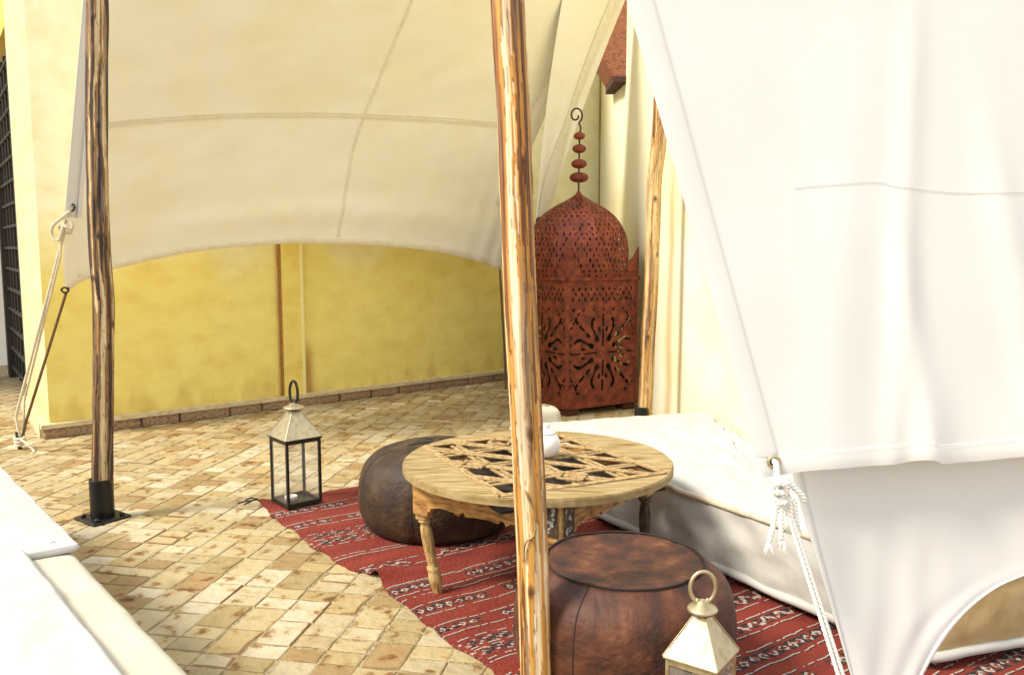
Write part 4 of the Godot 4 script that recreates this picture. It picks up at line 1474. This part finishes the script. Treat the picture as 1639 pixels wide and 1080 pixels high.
# ==================================================================== poufs
func pouf(called_label: String, at: Vector3, prof: Array, m: Material, sd: int, seams: Array, top_ring: Vector2, pale_foot: bool) -> void:
	var t := thing("pouf", called_label, "pouf", at, 0.0, "leather poufs round the table")
	var f := noise(sd, 1.0, 3)
	var wob := func(a: float, h: float) -> float:
		var w := 1.0 + 0.016 * f.get_noise_3d(cos(a) * 1.3, h * 4.0, sin(a) * 1.3) + 0.008 * f.get_noise_3d(cos(a) * 4.0, h * 10.0, sin(a) * 4.0)
		for s in seams:
			w -= 0.022 * exp(-pow(wrapf(a - s, -PI, PI) / 0.05, 2.0))
		return w
	var pr := spline(prof, 6)
	var mb := MB.new()
	var pts := PackedVector3Array()
	var seg := 120
	for q in pr:
		for s in seg:
			var a := TAU * s / seg
			var r: float = q.x * wob.call(a, q.y)
			var dent := 0.010 * f.get_noise_2d(cos(a) * q.x * 7.0, sin(a) * q.x * 7.0) * (1.0 - smoothstep(0.5, 1.0, q.x / maxf(top_ring.x, .2))) if q.y > top_ring.y - 0.02 else 0.0
			pts.append(Vector3(cos(a) * r, q.y + dent, sin(a) * r))
	mb.patch(pts, seg, pr.size(), true, false, PackedColorArray(), PackedVector2Array(), true, true)
	obj("leather_cover", mb.done(), m, t)
	for s in seams:
		var sp := []
		for q in pr:
			if q.y > 0.03 and q.x >= top_ring.x * 0.985:
				sp.append(Vector3(cos(s) * (q.x * wob.call(s, q.y) + .001), q.y, sin(s) * (q.x * wob.call(s, q.y) + .001)))
		var sm := MB.new()
		sm.tube(sp, 0.0022, 5)
		obj("side_seam", sm.done(), M.dark_seam, t)
	var rg := []
	for k in (90 if top_ring.x > 0.0 else 0):
		var a := TAU * k / 90
		var r: float = top_ring.x * wob.call(a, top_ring.y)
		rg.append(Vector3(cos(a) * r, top_ring.y + 0.004, sin(a) * r))
	if rg.size():
		mb = MB.new()
		mb.ring(rg, 0.0030, 6)
		obj("top_seam", mb.done(), M.dark_seam, t)
	rg = []
	for k in 90:
		var a := TAU * k / 90
		var r: float = (pr[3].x + 0.010) * wob.call(a, 0.02)
		rg.append(Vector3(cos(a) * r, 0.024, sin(a) * r))
	mb = MB.new()
	mb.ring(rg, 0.0032, 6)
	obj("foot_seam", mb.done(), M.pale_seam if pale_foot else M.dark_seam, t)

func build_poufs() -> void:
	pouf("dark brown leather pouf behind the table, left of the middle pole", V(-.305, .008, 3.40),
		[Vector2(.22, .0), Vector2(.285, .008), Vector2(.315, .06), Vector2(.327, .14), Vector2(.318, .21), Vector2(.288, .270), Vector2(.235, .308), Vector2(.12, .338), Vector2(.02, .346)],
		M.dark_leather, 701, [1.80, 1.05, 2.75, 0.2, 4.0, 5.0], Vector2(.0, .316), true)
	pouf("reddish brown leather pouf with a stitched round top, in front of the mattress", V(.288, .008, 2.10),
		[Vector2(.17, .0), Vector2(.225, .008), Vector2(.268, .06), Vector2(.285, .15), Vector2(.282, .235), Vector2(.262, .292), Vector2(.220, .328), Vector2(.200, .338), Vector2(.17, .340), Vector2(.09, .332), Vector2(.02, .330)],
		M.red_leather, 702, [2.12, 0.85, 3.3, 4.4, 5.6], Vector2(.202, .338), false)

# ==================================================================== glass lanterns
func glass_lantern(label: String, at: Vector3, turn: float, a: float, body: float, roof: float, ring_h: float, ring_w: float, ring_turn: float, brass_frame: bool) -> void:
	var t := thing("lantern", label, "lantern", at, turn, "glass candle lanterns")
	var h := a * 0.5
	var fm: Material = M.brass if brass_frame else M.iron
	var b := a * 0.037
	for k in 4:
		var sx := -1.0 if k % 2 == 0 else 1.0
		var sz := -1.0 if k < 2 else 1.0
		var mb := MB.new()
		mb.box(Vector3(sx * (h - b), body * 0.5, sz * (h - b)), Vector3(b, body * 0.5 - .004, b), Basis.IDENTITY, .0015)
		obj("corner_post", mb.done(), fm, t)
	for y in [0.012, body - 0.010]:
		for k in 4:
			var mb := MB.new()
			var hz := Vector3(h - 2.0 * b, .010 if y < 0.1 else .008, b * 0.8)
			var ctr := Vector3(0, y, h - b) if k % 2 == 0 else Vector3(h - b, y, 0)
			if k >= 2:
				ctr = Vector3(-ctr.x, ctr.y, -ctr.z)
			mb.box(ctr, hz if k % 2 == 0 else Vector3(hz.z, hz.y, hz.x), Basis.IDENTITY, .0015)
			obj("rail", mb.done(), fm, t)
	for k in 4:
		var mb := MB.new()
		var ctr := Vector3(0, body * 0.5, h - b) if k % 2 == 0 else Vector3(h - b, body * 0.5, 0)
		if k >= 2:
			ctr = Vector3(-ctr.x, ctr.y, -ctr.z)
		var hz := Vector3(h - 2.1 * b, body * 0.5 - .021, .0011)
		mb.box(ctr, hz if k % 2 == 0 else Vector3(hz.z, hz.y, hz.x), Basis.IDENTITY, .0003)
		obj("glass_pane", mb.done(), M.glass, t)
	var tr := MB.new()
	tr.box(Vector3(0, .006, 0), Vector3(h - 2.2 * b, .004, h - 2.2 * b), Basis.IDENTITY, .001)
	obj("base_tray", tr.done(), M.tray, t)
	var cd := MB.new()
	var cr := a * 0.17
	cd.lathe([Vector2(cr, .011), Vector2(cr, .030), Vector2(cr * .9, .031), Vector2(cr * .85, .026), Vector2(.001, .026)], Vector3(-a * 0.08, 0, a * 0.12), 24)
	var cn := obj("candle", cd.done(), M.wax, t)
	cd = MB.new()
	cd.tube([Vector3(-a * .08, .026, a * .12), Vector3(-a * .08 + .001, .036, a * .12)], .0012, 5)
	obj("wick", cd.done(), M.dark_seam, cn)
	# roof: four sloping plates with raised hips and an eave
	var e := h + a * 0.035
	var n := a * 0.125
	var mbE := MB.new()
	mbE.box(Vector3(0, body, 0), Vector3(e, .0035, e), Basis.IDENTITY, .0015)
	obj("eave", mbE.done(), fm, t)
	for k in 4:
		var mb := MB.new()
		var bs := Basis(Vector3.UP, k * PI / 2)
		var pl := PackedVector3Array()
		for j in 5:
			for i in 5:
				var v := j / 4.0
				var w := lerpf(e, n, v)
				pl.append(bs * Vector3(lerpf(-w, w, i / 4.0), body + .0036 + roof * v, w - .001 * sin(PI * v)))
		mb.patch(pl, 5, 5)
		obj("roof_plate", mb.done(), M.brass, t)
		mb = MB.new()
		mb.tube([bs * Vector3(e, body + .004, e), bs * Vector3(n, body + roof + .004, n)], a * .014, 6)
		obj("roof_hip", mb.done(), M.brass, t)
	var cap := MB.new()
	cap.lathe([Vector2(n * 1.15, body + roof - .006), Vector2(n * 1.05, body + roof + .008), Vector2(a * .27, body + roof + .012), Vector2(a * .285, body + roof + .017), Vector2(a * .26, body + roof + .022), Vector2(a * .15, body + roof + .028), Vector2(a * .10, body + roof + .036), Vector2(.002, body + roof + .040)], Vector3.ZERO, 32)
	obj("cap", cap.done(), M.brass, t)
	var y0 := body + roof + .030
	var rg := []
	var rb := Basis(Vector3.UP, ring_turn)
	for k in 30:
		var ph := lerpf(-PI / 2 + 0.42, 1.5 * PI - 0.42, k / 29.0)
		rg.append(rb * Vector3(cos(ph) * ring_w * .5, y0 + ring_h * .5 + sin(ph) * ring_h * .5, 0))
	var rm := MB.new()
	rm.tube(rg, a * .038, 8)
	for k in [0, 29]:
		rm.lathe([Vector2(.001, -.008), Vector2(a * .05, -.004), Vector2(a * .055, .002), Vector2(a * .03, .008), Vector2(.001, .009)], rg[k], 10)
	obj("ring_handle", rm.done(), M.brass if brass_frame else M.iron, t)

func build_glass_lanterns() -> void:
	glass_lantern("tall glass and iron lantern on the far left corner of the red rug", V(-.963, .012, 3.668), -0.86, .166, .300, .112, .105, .040, 0.55, false)
	glass_lantern("small brass framed lantern in the foreground, in front of the reddish pouf", V(.418, .010, 1.775), -0.62, .118, .245, .086, .072, .056, 0.65, true)

# ==================================================================== big pierced lantern
func capsule(p: Vector2, a: Vector2, b: Vector2, r: float) -> bool:
	var ab := b - a
	var t := clampf((p - a).dot(ab) / maxf(ab.length_squared(), 1e-9), 0.0, 1.0)
	return p.distance_squared_to(a + ab * t) < r * r

var hole_shapes := []

func in_hole(p: Vector2) -> bool:
	for h in hole_shapes:
		if absf(p.x - h[3].x) < h[4] and absf(p.y - h[3].y) < h[4] and capsule(p, h[0], h[1], h[2]):
			return true
	return false

func add_hole(a: Vector2, b: Vector2, r: float) -> void:
	hole_shapes.append([a, b, r, (a + b) * 0.5, a.distance_to(b) * 0.5 + r])

func pierced_panel(half: float, h0: float, h1: float) -> ArrayMesh:
	hole_shapes = []
	var r := RandomNumberGenerator.new()
	r.seed = 5
	# bands of small drops
	for row in 3:
		for k in 11:
			var x := -0.25 + k * 0.05 + (0.025 if row == 1 else 0.0)
			if absf(x) > half - 0.03:
				continue
			add_hole(Vector2(x, 0.785 + row * 0.034), Vector2(x + r.randf_range(-.006, .006), 0.795 + row * 0.034), 0.0068)
	for k in 13:
		var x := -0.25 + k * 0.0417
		if k % 2 == 0:
			add_hole(Vector2(x, 0.715), Vector2(x + 0.008, 0.722), 0.0065)
	# the big rosette
	var c := Vector2(0.0, 0.42)
	for s in 4:
		var d := Vector2(cos(s * PI / 2), sin(s * PI / 2))
		add_hole(c + d * 0.05, c + d * 0.16, 0.0060)
		add_hole(c + d * 0.19, c + d * 0.262, 0.0060)
		for a in [27.0, 63.0]:
			var g := deg_to_rad(a + s * 90.0)
			var e := Vector2(cos(g), sin(g))
			var f := Vector2(-e.y, e.x) * (1.0 if a < 45.0 else -1.0)
			# a comma: round head near the centre, stem, curled tail
			add_hole(c + e * 0.105, c + e * 0.118, 0.0185)
			add_hole(c + e * 0.105, c + e * 0.205, 0.0080)
			add_hole(c + e * 0.205, c + e * 0.232 - f * 0.014, 0.0105)
			add_hole(c + e * 0.232 - f * 0.014, c + e * 0.245 - f * 0.038, 0.0095)
			add_hole(c + e * 0.150 - f * 0.045, c + e * 0.168 - f * 0.050, 0.0100)
		var g2 := deg_to_rad(45.0 + s * 90.0)
		var e2 := Vector2(cos(g2), sin(g2))
		add_hole(c + e2 * 0.165, c + e2 * 0.185, 0.0125)
		add_hole(c + e2 * 0.225, c + e2 * 0.27, 0.0085)
		add_hole(c + e2 * 0.300, c + e2 * 0.312, 0.0120)
	# corner sprays and the edge rows
	for sx in [-1.0, 1.0]:
		for sy in [-1.0, 1.0]:
			for k in 4:
				add_hole(c + Vector2(sx * (0.20 + 0.018 * k), sy * (0.275 - 0.03 * k)), c + Vector2(sx * (0.212 + 0.018 * k), sy * (0.265 - 0.03 * k)), 0.0065)
		for k in 9:
			add_hole(Vector2(sx * 0.268, 0.20 + k * 0.056), Vector2(sx * 0.268, 0.208 + k * 0.056), 0.0050)
	var cell := 0.005
	var nx := int(half * 2.0 / cell)
	var ny := int((h1 - h0) / cell)
	var mb := MB.new()
	var i0 := 0
	for j in ny:
		var y := h0 + (j + 0.5) * cell
		var st := -1
		for i in nx + 1:
			var solid := i < nx and not in_hole(Vector2(-half + (i + 0.5) * cell, y))
			if solid and st < 0:
				st = i
			elif not solid and st >= 0:
				var x0 := -half + st * cell
				var x1 := -half + i * cell
				var ya := y - cell * .5
				var yb := y + cell * .5
				var bow := func(x: float, yy: float) -> float:
					return 0.006 * sin(PI * (x + half) / (2.0 * half)) * sin(PI * (yy - h0) / (h1 - h0)) + 0.0015 * sin(x * 40.0 + yy * 23.0)
				mb.quad(Vector3(x0, yb, bow.call(x0, yb)), Vector3(x1, yb, bow.call(x1, yb)), Vector3(x1, ya, bow.call(x1, ya)), Vector3(x0, ya, bow.call(x0, ya)))
				st = -1
	mb._smooth(0, i0, false)
	return mb.done()

func build_pierced_lantern() -> void:
	# front corner at (.36, 5.59), right corner at (.90, 5.91)
	var yaw := 0.54
	var t := thing("pierced_lantern", "huge rust-red pierced metal lantern with dome and beaded finial, in the wall corner", "lantern", V(.47, 0, 6.02), yaw)
	var half := 0.297
	var h0 := 0.045
	var h1 := 0.915
	var pm := pierced_panel(half, h0, h1)
	for k in 4:
		var o := obj("pierced_panel", pm, M.rust, t)
		o.transform = Transform3D(Basis(Vector3.UP, k * PI / 2), Basis(Vector3.UP, k * PI / 2) * Vector3(0, 0, half))
		var mb := MB.new()
		var b := Basis(Vector3.UP, k * PI / 2)
		mb.box(b * Vector3(half, (h0 + h1) * .5, half), Vector3(.009, (h1 - h0) * .5, .009), Basis.IDENTITY, .003)
		obj("corner_edge", mb.done(), M.rust, t)
		mb = MB.new()
		mb.box(b * Vector3(0, h1 + .012, half + .004), Vector3(half + .018, .014, .014), b, .005)
		obj("cornice", mb.done(), M.rust, t)
		mb = MB.new()
		mb.box(b * Vector3(0, h0 + .012, half + .004), Vector3(half - .012, .012, .006), b, .003)
		obj("lower_rim", mb.done(), M.rust, t)
		mb = MB.new()
		mb.box(b * Vector3(half - .05, .022, half - .05), Vector3(.05, .022, .05), b, .006)
		obj("foot", mb.done(), M.rust_dark, t)
		for s in [-1.0, 1.0]:          # two plates of each corner crest
			mb = MB.new()
			mb.prism(PackedVector2Array([Vector2(0, 0), Vector2(0, .205), Vector2(.022, .180), Vector2(.045, .135), Vector2(.085, .105), Vector2(.10, .055), Vector2(.155, .0)]), b * Vector3(s * (half + .008), h1 + .027, half + .006), b * Vector3(-s, 0, 0), Vector3.UP, b * Vector3(0, 0, -.005))
			obj("corner_crest", mb.done(), M.rust, t)
	var drum := MB.new()  # dark drum added inside to block light coming through the piercings
	drum.lathe([Vector2(.262, .05), Vector2(.262, .92), Vector2(.27, 1.05), Vector2(.25, 1.18), Vector2(.16, 1.36), Vector2(.05, 1.43)], Vector3.ZERO, 28)
	obj("light_block_drum", drum.done(), M.iron, t)
	# dome of eight bowed gores, pierced all over
	var prof := spline([Vector2(.335, .0), Vector2(.362, .08), Vector2(.367, .19), Vector2(.345, .30), Vector2(.282, .405), Vector2(.190, .48), Vector2(.088, .535), Vector2(.030, .572), Vector2(.010, .60)], 14)
	var seg := 336
	var nj := prof.size()
	var pts := PackedVector3Array()
	var toward := 0.0 - yaw + PI / 2 + 0.02     # one ridge faces the viewer
	for q in prof:
		for s in seg:
			var a := TAU * s / seg
			var w := fposmod(a - toward + PI / 8, PI / 4) - PI / 8         # 0 at a ridge
			var x := PI / 8 - absf(w)                                      # 0 at the middle of a gore
			var facet := cos(PI / 8) / cos(x)
			var rr: float = q.x * lerpf(1.0, facet / cos(PI / 8) * 0.955, 0.75) * (1.0 + 0.015 * exp(-pow(w / 0.03, 2.0)))
			pts.append(Vector3(cos(a) * rr, h1 + .018 + q.y, sin(a) * rr))
	var mb2 := MB.new()
	mb2.v = pts
	for k in pts.size():
		mb2.c.append(Color.WHITE)
		mb2.uv.append(Vector2.ZERO)
	var rowh := 0.0
	var arc := [0.0]
	for j in range(1, nj):
		arc.append(arc[j - 1] + (prof[j] - prof[j - 1]).length())
	for j in nj - 1:
		for s in seg:
			var am: float = (arc[j] + arc[j + 1]) * .5
			var row := int(am / 0.036)
			var fy: float = am - (row + 0.5) * 0.036
			var rad: float = prof[j].x
			var per := maxi(1, int(roundf(TAU * rad / 0.042 / 8.0))) * 8
			var ph := fposmod((s + 0.5) / seg * per + (0.5 if row % 2 == 0 else 0.0), 1.0) - 0.5
			var kk := int(floor((s + 0.5) / seg * per + (0.5 if row % 2 == 0 else 0.0)))
			var hs := absi(hash(Vector2i(row, kk))) % 100
			var fx := ph * TAU * rad / per + (hs % 7 - 3) * 0.0012
			var sz := 0.0075 + 0.004 * (hs % 10) / 10.0
			var d := absf(fx) * (1.0 + (fy + sz) * 40.0) + absf(fy) * 0.62        # a drop
			if d < sz and hs > 8 and rad > 0.05:
				continue
			var a := j * seg + s
			var b := j * seg + (s + 1) % seg
			mb2.idx.append_array([a, b + seg, b, a, a + seg, b + seg])
	mb2._smooth(0, 0, false)
	obj("dome", mb2.done(), M.rust, t)
	# finial
	var fin := MB.new()
	fin.tube([Vector3(0, h1 + .60, 0), Vector3(.002, 1.78, 0), Vector3(.004, 1.945, 0)], .0065, 8)
	obj("finial_rod", fin.done(), M.rust_dark, t)
	for e in [[1.628, .067, .036], [1.722, .056, .033], [1.826, .049, .031], [1.914, .041, .026]]:
		var bd := MB.new()
		var pr := []
		for k in 13:
			var g := -PI / 2 + PI * k / 12.0
			pr.append(Vector2(maxf(.004, e[1] * pow(maxf(cos(g), 0.0), 0.9)), sin(g) * e[2]))
		bd.lathe(pr, Vector3(.002, e[0], 0), 28)
		obj("finial_bead", bd.done(), M.rust, t)
	var hk := []
	var back := Basis(Vector3.UP, -yaw)
	for k in 40:
		var u := k / 39.0
		var g := lerpf(-0.35 * PI, 2.05 * PI, u)
		var rr := lerpf(.052, .020, smoothstep(0.25, 1.0, u))
		if k == 0:
			hk.append(back * Vector3(.004, 1.93, 0))
			hk.append(back * Vector3(.012, 1.97, 0))
		hk.append(back * Vector3(-.018 + cos(g) * rr * .82 - .004, 2.052 + sin(g) * rr, 0))
	var hm := MB.new()
	hm.tube(hk, .0065, 8)
	obj("finial_hook", hm.done(), M.rust_dark, t)

# ==================================================================== the rest
func build_small_things() -> void:
	var t := thing("sugar_pot", "round white ceramic pot with knobbed lid on the table beside the middle pole", "pot", V(.120, .4255, 2.86))
	var mb := MB.new()
	mb.lathe([Vector2(.018, 0), Vector2(.026, .001), Vector2(.040, .014), Vector2(.0475, .034), Vector2(.047, .052), Vector2(.040, .070), Vector2(.028, .080), Vector2(.026, .082)], Vector3.ZERO, 36)
	obj("body", mb.done(), M.ceramic, t)
	mb = MB.new()
	mb.lathe([Vector2(.030, .081), Vector2(.031, .085), Vector2(.022, .092), Vector2(.008, .097), Vector2(.007, .101), Vector2(.012, .106), Vector2(.012, .112), Vector2(.006, .117), Vector2(.001, .118)], Vector3.ZERO, 28)
	obj("lid", mb.done(), M.ceramic, t)
	# small cushion at the mattress's far end
	t = thing("cushion", "small beige cushion between the middle pole and the big lantern", "cushion")
	obj("cover", slab([Vector2(.05, 4.46), Vector2(.24, 4.50), Vector2(.27, 4.40), Vector2(.08, 4.36)], 0.0, 0.30, .05, .012, .012, .012, 801, .04), M.ecru, t)
